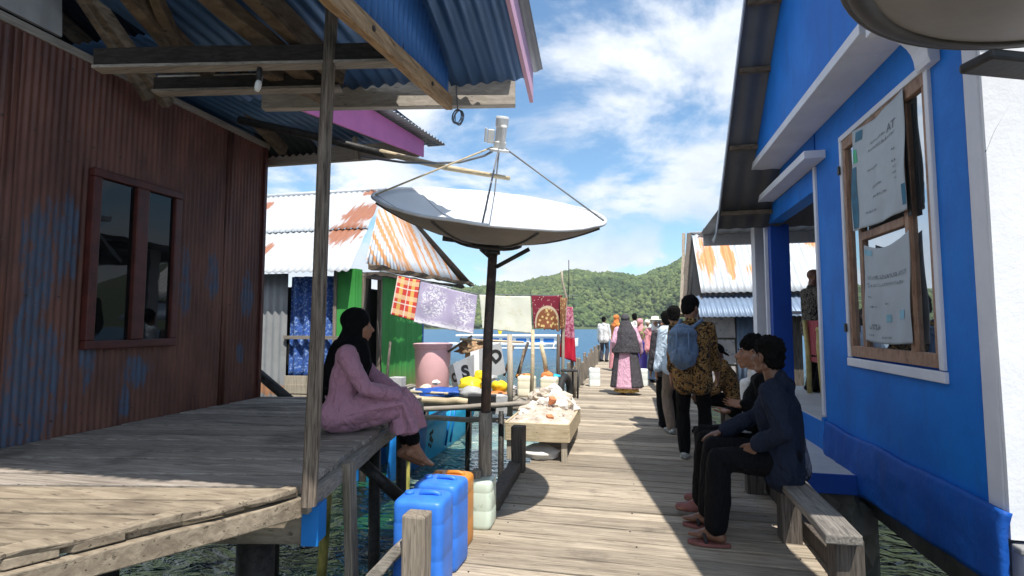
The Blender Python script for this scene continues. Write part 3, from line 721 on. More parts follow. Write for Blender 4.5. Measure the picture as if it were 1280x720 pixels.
# ------------------------------------------------------------------ blue rendered house on the right
tin('under_tin', (.15, .15, .15), .6, .2, stretch=(1, .5, 1), dirty=.5)
def build_blue_house():
    t = thing('blue_house', 'bright blue rendered house with white corner, white ledges and banners in its window', 'house', (1.75, 4.2, .1))
    X = 1.75; TH = .14
    def wall(y0, y1, z0, z1, mat='blue_wall', x=X, th=TH): 
        q = MB(); q.box((x + th / 2, (y0 + y1) / 2, (z0 + z1) / 2), (th, y1 - y0, z1 - z0)); return q.build('wall', M[mat], t)
    wy0, wy1, wz0, wz1 = 3.48, 4.72, 1.17, 2.975           # window hole
    y0, yd = 3.05, 5.36
    wall(wy1, yd, .45, 3.30); wall(y0 + .10, wy0, .45, 3.30); wall(wy0, wy1, .45, wz0); wall(wy0, wy1, wz1, 3.30)
    # gable above the ledge
    q = MB(); q.prism([(1.447, 3.30, 3.34), (1.447, 6.41, 3.34), (1.447, 4.55, 5.10), (1.447, 3.30, 3.90)], (.30, 0, 0)); q.build('gable', M['blue_wall'], t)
    q = MB(); q.prism([(X + .001, 3.05, 3.302), (X + .001, 6.9, 3.302), (X + .001, 6.6, 3.15), (X + .001, 4.55, 5.0), (X + .001, 3.05, 3.6)][0:1] + [(X + .001, 6.40, 3.302), (X + .001, 4.55, 5.0), (X + .001, 3.05, 3.6)], (TH, 0, 0)); q.build('gable_backing', M['blue_dark'], t)
    # white corner strip and sunlit white end wall
    q = MB(); q.box((X + .06, 3.085, 2.5), (.128, .128, 4.15)); q.build('corner_pillar', M['white_trim'], t, bevel=.012)
    def endw(a, b): 
        return V((X - .002 + 3.2 * a, 3.008 + .0 * a + .006 * mnoise.noise(V((a * 9, b * 6, 2))), .43 + 4.4 * b))
    q = MB(); q.grid(endw, 40, 40); q.build('end_wall', M['white_wall'], t, smooth=True, solid=.02).modifiers.new('edge', 'EDGE_SPLIT').split_angle = rad(40)
    q = MB(); q.box((X + 1.68, 3.06, .16), (3.25, .12, .45)); q.build('end_plinth', M['white_wall'], t, bevel=.02)
    q = MB(); q.box((X + 1.65, 2.975, .395), (3.3, .07, .035)); q.build('sill_band', M['grey_cement'], t, bevel=.01)
    # plinth: swells out below the wall, uneven lower edge
    def pl(a, b):
        y = 2.99 + 2.30 * a; n = mnoise.noise(V((y * 2.2, b * 2, 5)))
        low = .10 + .10 * (1 - a) + .05 * n; z = low + (.56 + .02 * n - low) * b
        x = X - .012 - .028 * math.sin(min(1, (1 - b) * 2.2) * math.pi / 2) + .007 * mnoise.noise(V((y * 7, z * 7, 1))) + .006 * mnoise.noise(V((y * 19, z * 19, 4)))
        return V((x, y, z))
    q = MB(); q.grid(pl, 70, 14); q.build('plinth', M['blue_plinth'], t, smooth=True, solid=.04)
    q = MB(); q.box((X + 1.4, 4.3, .02), (2.6, 2.4, .16)); q.build('floor_slab', M['mossy_cement'], t)
    q = MB(); q.box((X + .02, 5.25, -.35), (.5, .4, 1.2)); q.build('footing', M['mossy_cement'], t, bevel=.03)
    # long ledge and its scrolled bracket
    q = MB(); q.box(((X + 1.43) / 2, 5.42, 3.30), (X - 1.43, 3.75, .075)); q.build('ledge', M['white_trim'], t, bevel=.006)
    pts = []
    for k in range(11):
        u = k / 10 * math.pi / 2; pts.append((X - .29 + .24 * math.sin(u) - .0, 3.24 - .22 * (1 - math.cos(u)) ))
    # bracket profile in the x-z plane, swept along y
    prof = [(X, 3.255), (X - .31, 3.255), (X - .31, 3.20)] + [(X - .27 + .21 * math.sin(k / 8 * math.pi / 2), 3.19 - .21 * (1 - math.cos(k / 8 * math.pi / 2))) for k in range(9)] + [(X - .05, 2.95), (X, 2.95)]
    q = MB(); q.prism([(x, 3.33, z) for x, z in prof], (0, .15, 0)); q.build('bracket', M['white_trim'], t, bevel=.004)
    # doorway: lintel ledge, white trims, blue reveal, far column
    q = MB(); q.box(((X + 1.57) / 2, 6.28, 2.985), (X - 1.57, 2.35, .075)); q.build('lintel_ledge', M['white_trim'], t, bevel=.006)
    q = MB(); q.box((X + .07, 6.3, 2.83), (.16, 1.86, .22)); q.build('lintel', M['blue_wall'], t, bevel=.004)
    wall(5.40, 7.25, 2.952, 3.30)
    q = MB(); q.box((X + .03, 5.385, 1.775), (.10, .055, 2.33)); q.build('door_trim', M['white_trim'], t, bevel=.004)
    q = MB(); q.box((X + .03, 5.385, .41), (.11, .06, .36)); q.build('trim_foot', M['blue_wall'], t, bevel=.004)
    q = MB(); q.box((X + .0, 7.27, 1.75), (.05, .05, 2.4)); q.build('door_trim', M['white_trim'], t, bevel=.004)
    q = MB(); q.box((X + .12, 7.17, 1.72), (.22, .14, 2.36)); q.build('column', M['blue_dark'], t, bevel=.006)
    # porch: floor, step
    q = MB(); q.box((X + .95, 6.9, .48), (1.9, 3.0, .14)); q.build('porch_floor', M['pale_cement'], t, bevel=.01)
    q = MB(); q.box((X + .018, 6.7, .41), (.06, 2.6, .26)); q.build('sill_band', M['blue_wall'], t, bevel=.006)
    q = MB(); q.box((1.52, 5.55, .22), (.46, 1.9, .13), None, .006); st = q.build('step', M['pale_cement'], t, bevel=.012)
    q = MB(); q.box((1.52, 4.588, .21), (.45, .02, .15)); q.build('step_face', M['blue_dark'], st, bevel=.004)
    q = MB(); q.blob((1.62, 4.95, -.25), (.28, .42, .42), .35, 3, 3); q.build('footing', M['mossy_cement'], t)
    # white porch pillar beyond and rail
    q = MB(); q.box((2.0, 8.62, 1.75), (.24, .24, 2.4)); q.build('porch_pillar', M['white_trim'], t, bevel=.006)
    q = MB(); q.box((2.25, 8.62, 1.62), (.6, .05, .05)); q.box((2.2, 8.55, 1.45), (.05, .05, .35)); q.build('rail', M['white_trim'], t, bevel=.004)
    # roof: rake overhang towards the boardwalk, grey underside with battens, metal edge
    def zr(y): return 4.56 - .96 * (y - 5.14)
    xe = 1.13; AY = 4.55
    r = MB(); r.corr((xe, AY, zr(AY) + .02), (2.6, 0, 0), (0, 7.12 - AY, zr(7.12) - zr(AY)), pitch=.19, amp=.010, nv=3); r.build('roof', M['under_tin'], t, smooth=True, solid=.003)
    zn = zr(AY); r = MB(); r.corr((X + .05, AY, zn + .02), (2.0, 0, 0), (0, -1.80, -1.80 * .96), pitch=.19, amp=.010, nv=3); r.build('roof', M['under_tin'], t, smooth=True, solid=.003)
    r = MB(); r.corr((xe, AY, zn + .022), (X + .05 - xe, 0, 0), (0, -2.45, -2.45 * .96), pitch=.19, amp=.010, nv=3); r.build('roof', M['under_tin'], t, smooth=True, solid=.003)  # strip runs on out of view, shaped for its shadow on the deck
    q = MB(); q.prism([(xe - .012, AY, zr(AY) + .055), (xe - .012, 7.16, zr(7.16) + .055), (xe - .012, 7.16, zr(7.16) - .03), (xe - .012, AY, zr(AY) - .03)], (.014, 0, 0)); q.build('rake_flashing', M['grey_tin'], t)
    q = MB(); q.prism([(xe - .012, AY - .002, zr(AY) + .055), (xe - .012, 2.09, zn - (AY - 2.09) * .96 + .055), (xe - .012, 2.09, zn - (AY - 2.09) * .96 - .03), (xe - .012, AY - .002, zr(AY) - .03)], (.014, 0, 0)); q.build('rake_flashing', M['grey_tin'], t)  # edge of the out-of-view strip that shades the deck
    # curled end of the flashing at the low eave
    q = MB(); q.grid(lambda a, b: V((xe - .014 - .035 * a * math.sin(b * 3.1), 7.16 + .07 * a, zr(7.16) + .05 - .10 * b - .10 * a + .03 * a * a)), 8, 6); q.build('eave_flashing', M['grey_tin'], t, smooth=True, solid=.003)
    for y in (5.15, 5.62, 6.25, 6.9):
        q = MB(); q.beam((xe + .02, y, zr(y) - .035), (1.445 if y < 6.4 else X - .004, y, zr(y) - .035), .05, .05, jit=.003); q.build('batten', M['rafter_wood'], t)
    # flat soffit over the porch and its front band
    q = MB(); q.box((2.75, 9.3, 2.93), (3.0, .10, .30)); q.build('porch_beam', M['pale_cement'], t, bevel=.005)
    r = MB(); r.corr((1.18, 6.95, 2.98), (3.2, 0, 0), (0, 2.6, -.02), pitch=.19, amp=.01); r.build('porch_roof', M['grey_tin'], t, smooth=True, solid=.003)
    # dim room behind the doorway and behind the window
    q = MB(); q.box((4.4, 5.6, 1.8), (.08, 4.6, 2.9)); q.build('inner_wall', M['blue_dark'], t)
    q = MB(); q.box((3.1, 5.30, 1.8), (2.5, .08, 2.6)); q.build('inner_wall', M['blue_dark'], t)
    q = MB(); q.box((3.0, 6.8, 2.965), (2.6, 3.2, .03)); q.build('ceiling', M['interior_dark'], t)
    # window
    fr = MB(); x = X - .006; fw = .075
    fr.box((x, (wy0 + wy1) / 2, wz1 + .01), (.03, wy1 - wy0 + .10, .045)); fr.box((x, (wy0 + wy1) / 2, wz0 - .025), (.034, wy1 - wy0 + .11, .065))
    for yy in (wy0 - .022, wy1 + .022): fr.box((x, yy, (wz0 + wz1) / 2), (.03, .045, wz1 - wz0 - .028))
    sur = fr.build('window_surround', M['white_trim'], t, bevel=.006)
    fr = MB(); x = X + .012
    fr.box((x, (wy0 + wy1) / 2, wz1 - .055), (.045, wy1 - wy0, .08)); fr.box((x, (wy0 + wy1) / 2, wz0 + .065), (.045, wy1 - wy0, .085))
    for yy, w_ in ((wy0 + .02, .04), (wy1 - .03, .05), (3.765, .05), (4.46, .06)): fr.box((x + (.004 if w_ > .055 else 0), yy, (wz0 + wz1) / 2), (.05, w_, wz1 - wz0 - .2))
    fr.box((x - .004, 4.11, 2.115), (.045, .63, .06))
    fo = fr.build('window_frame', M['brown_frame'], sur, bevel=.005)
    for ya, yb in ((wy0 + .038, 3.742), (3.795, 4.43), (4.49, wy1 - .055)):
        q = MB(); q.box((X + .016, (ya + yb) / 2, (wz0 + wz1) / 2), (.004, yb - ya, wz1 - wz0 - .2)); q.build('pane', M['pane_clear'], sur)
    # dark casement standing open behind the upper banner
    q = MB(); q.prism([(X - .014, 3.738, 2.86), (X - .014, 3.738, 2.13), (X - .016, 3.69, 2.13), (X - .014, 3.72, 2.86)], (.004, 0, 0)); q.build('open_flap', M['black'], sur)
    for z_ in (2.72, 1.42):
        q = MB(); q.box((X - .035, wy1 + .02, z_), (.012, .03, .07)); q.build('hinge', M['dark_metal'], sur)
    return t
build_blue_house()

plain('banner_cloth', (.40, .44, .47), .6, .06, 5, .25, 14); plain('banner_ink', (.12, .13, .16), .6, .1, 8, 0); plain('banner_teal', (.02, .12, .20), .6, .25, 12, 0); plain('banner_green', (.06, .42, .20), .6, .2, 12, 0); plain('banner_sky', (.20, .42, .52), .6, .15, 12, 0)
def banner(name, label, ya, yb, z0, z1, x, fold, sag, bands, words, marks):
    t = thing(name, label, 'banner', (x, (ya + yb) / 2, z0))
    def surf(a, b):           # a: 0 at the far edge .. 1 at the near edge, b: 0 bottom .. 1 top
        y = ya + (yb - ya) * a; z = z0 + (z1 - z0) * b
        wob = fold * (1 - .35 * b) * (mnoise.noise(V((a * 5.0 + 1.5 * (1 - b), b * 1.6, 3 + z0))) + .5 * math.sin(a * 17 + b * 3) * (1 - b) * .5)
        z += -sag * math.sin(a * math.pi) * (1 if b > .5 else .3) * abs(b - .5) * 2
        y += (.03 * (1 - b) * (1 - a)) 
        return V((x + wob - .012 * (1 - b), y, z))
    q = MB(); q.grid(surf, 46, 50); q.build('cloth', M['banner_cloth'], t, smooth=True, solid=.0015)
    def decal(nm, a0, a1, b0, b1, mat, nu=10, nv=10, slant=0.0):
        q = MB(); q.grid(lambda i, j: surf(a0 + (a1 - a0) * i + slant * j, b0 + (b1 - b0) * j) + V((-.0035, 0, 0)), nu, nv); q.build(nm, M[mat], t, smooth=True)
    for d in bands: decal('printed_band', *d)
    def warp(me):
        for v in me.vertices:
            a, b = v.co.x, v.co.y; p = surf(a, b); v.co = (p.x - .003, p.y, p.z)
    for txt, a, b, size, th in words:
        o = text_mesh('lettering', txt, 1.0, Matrix.Identity(4), M['banner_ink'], t, 0.0, 'CENTER', th)
        W = abs(ya - yb); H = z1 - z0
        # print shows through from the back, so it reads mirrored
        for v in o.data.vertices: v.co = (a - v.co.x * size / W, b + v.co.y * size / H, 0)
        warp(o.data)
    for a0, a1, b, n in marks: decal('print_line', a0, a1, b, b + .017, 'banner_print', 12, 1)
def banner_print():
    m, nt, b = newmat('banner_print'); co = nt.obj()
    k = nt.ramp(nt.noise(nt.scale(co, (20, 130, 60)), 1.0, 2, .6), .46, .56)
    nt.put(b.inputs['Base Color'], nt.mix(k, (.38, .42, .45), (.10, .11, .14))); b.inputs['Roughness'].default_value = .6
banner_print()
banner('window_banner', 'crumpled white banner with a teal side band, over the upper half of the window', 4.47, 3.70, 2.17, 2.955, 1.722, .022, .045,
       [(.02, .13, .02, .62, 'banner_teal', 10, 14, -.02), (.05, .14, .66, .80, 'banner_green', 6, 6, -.03), (.08, .24, .87, .97, 'banner_teal', 8, 6, .02), (.95, 1.0, .05, .22, 'banner_teal')],
       [('TA', .80, .78, .085, .012)], [(.40, .70, .765, 0), (.35, .85, .70, 0), (.50, .72, .69, 0), (.32, .55, .50, 0), (.40, .62, .33, 0), (.42, .68, .24, 0), (.30, .5, .12, 0), (.80, .86, .45, 0), (.81, .87, .40, 0), (.80, .86, .35, 0), (.82, .87, .30, 0), (.81, .86, .55, 0)])
banner('window_banner', 'smaller white banner with two pale blue emblems, in the lower half of the window', 4.36, 3.72, 1.33, 2.04, 1.726, .012, .06,
       [(.52, .62, .20, .27, 'banner_sky'), (.78, .90, .22, .30, 'banner_sky'), (.02, .20, .90, .96, 'banner_sky', 6, 4)],
       [], [(.10, .92, .66, 0), (.10, .92, .635, 0), (.10, .92, .65, 0), (.14, .85, .56, 0), (.12, .85, .55, 0), (.08, .14, .58, 0), (.12, .2, .44, 0), (.15, .3, .34, 0), (.5, .58, .36, 0), (.12, .36, .14, 0), (.12, .34, .125, 0), (.2, .34, .16, 0), (.12, .25, .06, 0), (.4, .6, .05, 0)])

wood('bench_wood', (.11, .10, .09), (.27, .245, .215), (24, 1.2, 24), spread=.2, dark=.6, bumpk=.8)
# bench and rail at the right edge of the boardwalk
def build_bench():
    t = thing('plank_bench', 'rough grey plank bench on posts along the right edge of the boardwalk', 'bench', (.98, 3.9, 0))
    q = MB(); q.beam((.985, 2.84, .425), (1.03, 5.15, .425), .165, .05, jit=.005, seg=8, wob=.003); q.build('seat', M['bench_wood'], t, bevel=.007)
    for y in (2.97, 3.93, 4.95):
        q = MB(); q.box((1.03, y, .12), (.13, .13, .555), None, .006); q.build('leg', M['dark_wood_z'], t, bevel=.008)
    q = MB(); q.beam((1.16, 2.2, .05), (1.17, 5.4, .05), .07, .12, jit=.006, seg=8, wob=.004); q.build('rail', M['dark_wood_z'], t, bevel=.006)
build_bench()

# satellite dish at the top right, seen from below
plain('banner_blue', (.02, .08, .36), .5, .2, 12, 0)
def build_near_dish():
    t = thing('satellite_dish', 'beige dish back seen from below at the top right, before the white wall', 'satellite dish', (1.0, 1.02, 0))
    c = V((1.154, 1.382, 2.302)); ax = V((0.092, 0.030, 0.995)).normalized(); A = ax.to_track_quat('Z', 'Y').to_matrix(); R = .60
    prof = [(.02, 0)] + [(R * k / 14, .09 * (k / 14) ** 2) for k in range(1, 15)]
    q = MB(); q.lathe(c, prof, 56, A); d = q.build('dish', M['dish_back'], t, smooth=True, solid=.006)
    q = MB(); n = 64; q.tube([c + A @ V((R * 1.005 * math.cos(2 * math.pi * k / n), R * 1.005 * math.sin(2 * math.pi * k / n), .09)) for k in range(n + 1)], .0085, 8, cap=False); q.build('rim', M['dish_edge'], d, smooth=True)
    q = MB(); q.lathe(c, [(R * .88, .069), (R * .88, .060), (R * .97, .074), (R * 1.0, .084), (R * 1.0, .089)], 64, A); q.build('rim_band', M['dish_edge'], d, smooth=True)
    q = MB(); q.lathe(c, [(0, -.07), (.08, -.07), (.085, -.05), (.03, -.003), (0, 0)], 20, A); q.build('hub', M['dark_metal'], t, smooth=True)
    q = MB(); q.tube([c + A @ V((0, 0, -.05)), V((.98, 1.02, 1.93)), V((1.0, 1.02, -1.9))], .022, 10); q.build('mast', M['dark_metal'], t, smooth=True)
    q = MB(); q.beam(V((0.921, 1.320, 1.995)), V((0.720, 1.253, 2.004)), .075, .022); q.build('mount_arm', M['dark_metal'], t, bevel=.006)
    # blue lettering on the underside, mostly beyond the edge of view
    tm = text_mesh('lettering', 'Garuda', .105, Matrix.Identity(4), M['banner_blue'], d, 0.0, 'CENTER', .004)
    fx = V((.80, .60, 0)); fx = (fx - ax * fx.dot(ax)).normalized(); fy = ax.cross(fx)
    for v in tm.data.vertices:
        p = fx * (v.co.x - .19) + fy * (v.co.y * -1 + .0) * -1 + fy * -.43; r2 = p.length / R
        v.co = c + p + ax * (.09 * r2 * r2 - .006)
    return t, c, A, R
build_near_dish()
q = MB(); q.tube([(1.928, 3.000, 2.666), (1.785, 3.000, 2.405), (1.746, 3.000, 2.306)], .0028, 5)
tag(q.build('wall_cable', M['wire_grey'], smooth=True), 'thin grey cable slanting across the sunlit white end wall', 'cable')

# ------------------------------------------------------------------ green shack with the rusty tin roof, left
tin('shack_tin', (.50, .53, .56), .5, .15, rust=[((-4.740, 8.539, 3.445), (.40, .6, .45)), ((-4.766, 7.999, 3.028), (.36, .55, .4)), ((-4.997, 9.300, 4.033), (.16, .2, .1)), ((-7.086, 9.023, 3.819), (.14, .3, .2)), ((-5.970, 7.578, 2.702), (.14, .3, .2))],
    rustcol=((.20, .075, .04), (.36, .15, .085)), stretch=(3.4, .45, .45), nsc=5.5, dirty=.18)
tin('shack_hip_tin', (.60, .64, .68), .5, .15, stretch=(1, 1, .35), nsc=4, streak=((.3, 2.2, .22), 1.5, .46, .56), rustcol=((.42, .16, .05), (.66, .33, .12)), dirty=.2)
plain('green_door_dark', (.015, .014, .013), .9, .2, 4, 0)

def build_shack():
    t = thing('green_shack', 'green walled shack on stilts with a rusty white tin roof, behind the platform', 'shack', (-4.1, 8.2, -.9))
    xs, yf = -4.09, 7.24
    RZ, RY = 4.05, 9.4                                   # ridge height and position
    ze = 2.30                                            # front eave
    # front slope in two overlapping sheets, hip line at its right-hand end
    def front(x, f):  # f 0 at eave .. 1 at ridge
        return V((x, 6.98 + (RY - 6.98) * f, ze - .06 + (RZ + .10 - ze) * f))
    hipx0, hipx1 = -4.06, -4.72
    for f0, f1, lift, nm in ((.0, .47, 0, 'roof'), (.44, 1.0, .035, 'roof')):
        q = MB()
        def fn(a, b):
            f = f0 + (f1 - f0) * b
            xr = hipx0 + (hipx1 - hipx0) * f; x = -9.2 + (xr + 9.2) * a
            p = front(x, f); wv = .013 * math.sin(x / .12 * 2 * math.pi)
            return p + V((0, -.4 * wv, wv + lift + .012 * mnoise.noise(V((x * 1.5, f * 3, 2)))))
        q.grid(fn, 360, 8); q.build(nm, M['shack_tin'], t, smooth=True, solid=.004)
    # ridge roll
    q = MB(); q.tube([(-9.2, RY, RZ + .08), (-4.70, RY, RZ + .08)], .05, 8); q.build('ridge_cap', M['shack_tin'], t, smooth=True)
    # hip face to the east, rust streaked
    q = MB(); apex = V((hipx1, RY, RZ + .04))
    def hip(a, b):
        base = V((-3.86, 7.10 + (11.9 - 7.10) * a, 2.36)); top = V((hipx1 + .02, RY + (a - .5) * .25, RZ + .03))
        p = base.lerp(top, b); return p + V((.012 * math.sin(a * 4.8 / .13 * 2 * math.pi), 0, 0))
    q.grid(hip, 240, 6); q.build('hip_roof', M['shack_hip_tin'], t, smooth=True, solid=.004)
    q = MB(); q.beam((-3.74, 7.0, 2.30), (-3.70, 12.1, 2.40), .09, .07, jit=.02, seg=16, wob=.015); q.build('eave_pole', M['rafter_wood'], t)
    q = MB(); q.beam((-3.86, 7.15, 2.22), (-3.80, 11.6, 2.31), .07, .06, jit=.015, seg=10, wob=.012); q.build('eave_pole', M['dark_wood_z'], t)
    r = MB(); r.prism([(-4.66, RY + .1, RZ + .04), (-3.72, 12.0, 2.44), (-3.95, 12.0, 2.44), (-4.9, RY + .1, RZ - .1)], (0, .06, 0)); r.build('back_gable', M['dark_wood_z'], t)
    # front wall of tin, curtained window, green corner board
    xw0 = -8.9
    q = MB(); q.corr((xw0, yf, -.2), (3.62, 0, 0), (0, 0, 2.45), pitch=.13, amp=.014, nv=4); q.build('wall', M['dirty_tin'], t, smooth=True, solid=.003)
    q = MB(); q.grid(lambda a, b: V((-5.26 + .86 * a, yf + .05 + .03 * math.sin(a * 30 + b), .60 + 1.6 * b)), 60, 12); q.build('curtain', M['curtain_blue'], t, smooth=True, solid=.004)
    q = MB(); q.beam((-5.30, yf - .02, 1.24), (-4.3, yf - .02, 1.24), .05, .05, jit=.005); q.beam
    q.build('window_bar', M['grey_wood_x'], t)
    for z in (.12, .28, .44, .57):
        q = MB(); q.beam((-5.28, yf, z), (-4.38, yf, z + .01), .03, .14, jit=.004); q.build('board', M['pale_wood_z'], t, bevel=.004)
    q = MB(); q.box((-4.42, yf - .01, 1.25), (.05, .07, 2.1)); q.build('door_post', M['grey_wood_z'], t)
    q = MB(); q.box((-4.24, yf, 1.2), (.30, .05, 2.2)); q.build('wall', M['green_wall'], t)
    # east wall with the doorway
    def ew(y0, y1, z0, z1, mt='green_wall', dx=0):
        q = MB(); q.grid(lambda a, b: V((xs + dx + .010 * abs(math.sin(a * (y1 - y0) / .24 * math.pi)) ** 8, y0 + (y1 - y0) * a, z0 + (z1 - z0) * b)), int((y1 - y0) * 60), 4); return q.build('wall', M[mt], t, solid=.02)
    ew(8.02, 9.85, .16, 2.34); ew(7.26, 7.40, .2, 2.3)
    q = MB(); q.box((xs - .18, 7.72, 1.25), (.02, .66, 2.1)); q.build('doorway', M['green_door_dark'], t)
    for y in (7.42, 8.0):
        q = MB(); q.box((xs + .015, y, 1.2), (.07, .06, 2.0)); q.build('door_post', M['grey_wood_z'], t, bevel=.005)
    q = MB(); q.box((xs + .015, 7.71, 2.21), (.07, .64, .06)); q.build('door_head', M['grey_wood_y'], t, bevel=.005)
    q = MB(); q.box((xs - .4, 9.87, 1.2), (.85, .06, 2.0)); q.build('back_wall', M['curtain_blue'], t)
    q = MB(); q.box((-6.6, 8.6, 1.0), (4.6, 2.3, 2.1)); q.build('room', M['interior_dark'], t)
    # floor and stilts
    q = MB(); q.beam((-9, 8.5, .10), (-3.85, 8.5, .10), 3.0, .10); q.build('floor', M['dark_wood_x'], t)
    for x in (-8, -6.4, -5, -3.95):
        for y in (7.3, 8.6, 9.8):
            q = MB(); q.tube([(x, y, -2.2), (x, y, .05)], .055, 8); q.build('stilt', M['black_wood'], t, smooth=True)
build_shack()

# working deck of poles beside the shack where the junk lies
def build_pole_deck():
    t = thing('pole_deck', 'rickety low deck of poles and boards beside the green shack', 'deck', (-2.4, 8.0, -.9))
    for y, z, r, x0, x1, mt in ((6.72, .42, .045, -3.15, -1.98, 'bamboo_pale'), (6.62, .28, .035, -3.1, -1.2, 'grey_wood_x'), (6.85, .16, .035, -3.4, -1.5, 'grey_wood_x'), (7.3, .26, .05, -3.9, -1.2, 'grey_wood_x'), (8.1, .26, .05, -3.9, -1.2, 'grey_wood_x'), (9.0, .26, .05, -3.9, -1.2, 'grey_wood_x')):
        q = MB(); n = 8; q.tube([(x0 + (x1 - x0) * k / n, y + random.uniform(-.012, .012), z + random.uniform(-.012, .012) + (.16 * k / n if y < 6.7 else 0)) for k in range(n + 1)], r, 9); q.build('pole', M[mt], t, smooth=True)
    q = MB(); x = -3.95
    while x < -1.3:
        w = random.choice((.10, .13, .16)); q.beam((x + w / 2, 7.45, .335 + random.uniform(-.01, .01)), (x + w / 2, 9.0, .335 + random.uniform(-.01, .01)), w - .012, .03, jit=.004); x += w
    q.build('floor', M['grey_wood_y'], t)
    for x, y in ((-3.0, 6.75), (-1.7, 6.8), (-1.35, 8.2), (-2.6, 8.2), (-3.6, 7.0), (-1.4, 9.6), (-3.0, 9.6)):
        q = MB(); q.tube([(x, y, -2.2), (x + .02, y, .30)], .04, 8); q.build('leg', M['yellow_pole' if x == -3.0 and y < 7 else 'black_wood'], t, smooth=True)
build_pole_deck()

# ------------------------------------------------------------------ right-hand shed with rust-streaked roof
tin('shed_tin', (.50, .53, .56), .5, .15, rust=[((1.672, 12.200, 2.695), (.20, .9, .75)), ((2.110, 12.200, 2.809), (.15, .9, .6)), ((2.503, 12.000, 2.481), (.10, .8, .30)), ((3.859, 12.400, 3.278), (.2, .6, .3))],
    rustcol=((.52, .16, .05), (.72, .30, .12)), stretch=(3, .6, .35), nsc=3.0, dirty=.25)
tin('shed_tin_blue', (.20, .27, .38), .5, .2, dirty=.25)
plain('paper_board', (.42, .40, .39), .8, .12, 6, .1, two=(.56, .64, (.22, .22, .25)))
def build_shed():
    t = thing('tin_shed', 'tin shed with orange rust streaks down its pale roof, beyond the blue house', 'shed', (2.6, 12, -.9))
    R0 = V((1.453, 12.500, 3.511)); R1 = V((5.2, 12.5, R0.z - .03)); B0 = V((1.305, 11.200, 2.088)); E0 = V((1.295, 10.700, 1.590))
    q = MB(); q.corr(R0 + V((-.02, 0, 0)), V((3.8, 0, 0)), V((0, -1.34, B0.z - R0.z)), pitch=.13, amp=.014, nv=6, wob=.02); q.build('roof', M['shed_tin'], t, smooth=True, solid=.004)
    q = MB(); q.corr(V((1.33, 11.28, B0.z - .06)), V((3.8, 0, 0)), V((0, -.62, E0.z - B0.z + .06)), pitch=.10, amp=.012, nv=2, ragged=.02); q.build('lower_roof', M['shed_tin_blue'], t, smooth=True, solid=.004)
    q = MB(); q.corr(R0 + V((-.02, .02, .02)), V((3.8, 0, 0)), V((0, 1.6, -1.4)), pitch=.13, amp=.014); q.build('roof', M['grey_tin'], t, smooth=True, solid=.004)
    q = MB(); q.tube([R0 + V((-.06, 0, .03)), R0 + V((3.8, 0, .03))], .035, 8); q.build('ridge_cap', M['shed_tin'], t, smooth=True)
    # weathered gable rakes
    for w, dx, mt in ((.09, -.08, 'dark_wood_z'), (.06, -.20, 'grey_wood_z')):
        q = MB(); q.beam(R0 + V((dx, .0, .0)), V((1.05 + dx * .3, 10.75, 1.62)), w, .10, jit=.008, seg=6, wob=.008); q.build('rake_board', M[mt], t)
    q = MB(); q.prism([R0 + V((.02, 0, -.05)), V((1.42, 11.2, B0.z - .1)), V((1.38, 10.9, 1.6)), V((1.38, 12.5, 1.6))], (.03, 0, 0)); q.build('gable', M['dark_wood_z'], t)
    q = MB(); q.box((2.3, 11.1, .75), (1.9, .06, 1.75)); q.build('wall', M['dark_wood_z'], t)
    q = MB(); q.box((1.42, 12.0, .75), (.05, 1.8, 1.75)); q.build('wall', M['dark_wood_z'], t)
    for z0, z1 in ((1.18, 1.60), (.66, 1.14), (.05, .62)):
        q = MB(); q.grid(lambda a, b: V((1.40 + .62 * a + .02 * (1 - b), 11.045 + .012 * math.sin(a * 9 + z0), z0 + (z1 - z0) * b)), 12, 6); q.build('wall_sheet', M['paper_board'], t, solid=.004)
    q = MB(); q.corr((2.06, 11.05, -.1), (.9, 0, 0), (0, 0, 1.7), pitch=.10, amp=.012); q.build('wall', M['shed_tin_blue'], t, smooth=True, solid=.003)
    q = MB(); q.box((2.8, 11.8, -.15), (3.0, 1.6, .10)); q.build('floor', M['dark_wood_x'], t)
    for x in (1.45, 2.6, 3.9):
        for y in (11.1, 12.6):
            q = MB(); q.tube([(x, y, -2.2), (x, y, -.1)], .06, 8); q.build('stilt', M['black_wood'], t, smooth=True)
build_shed()

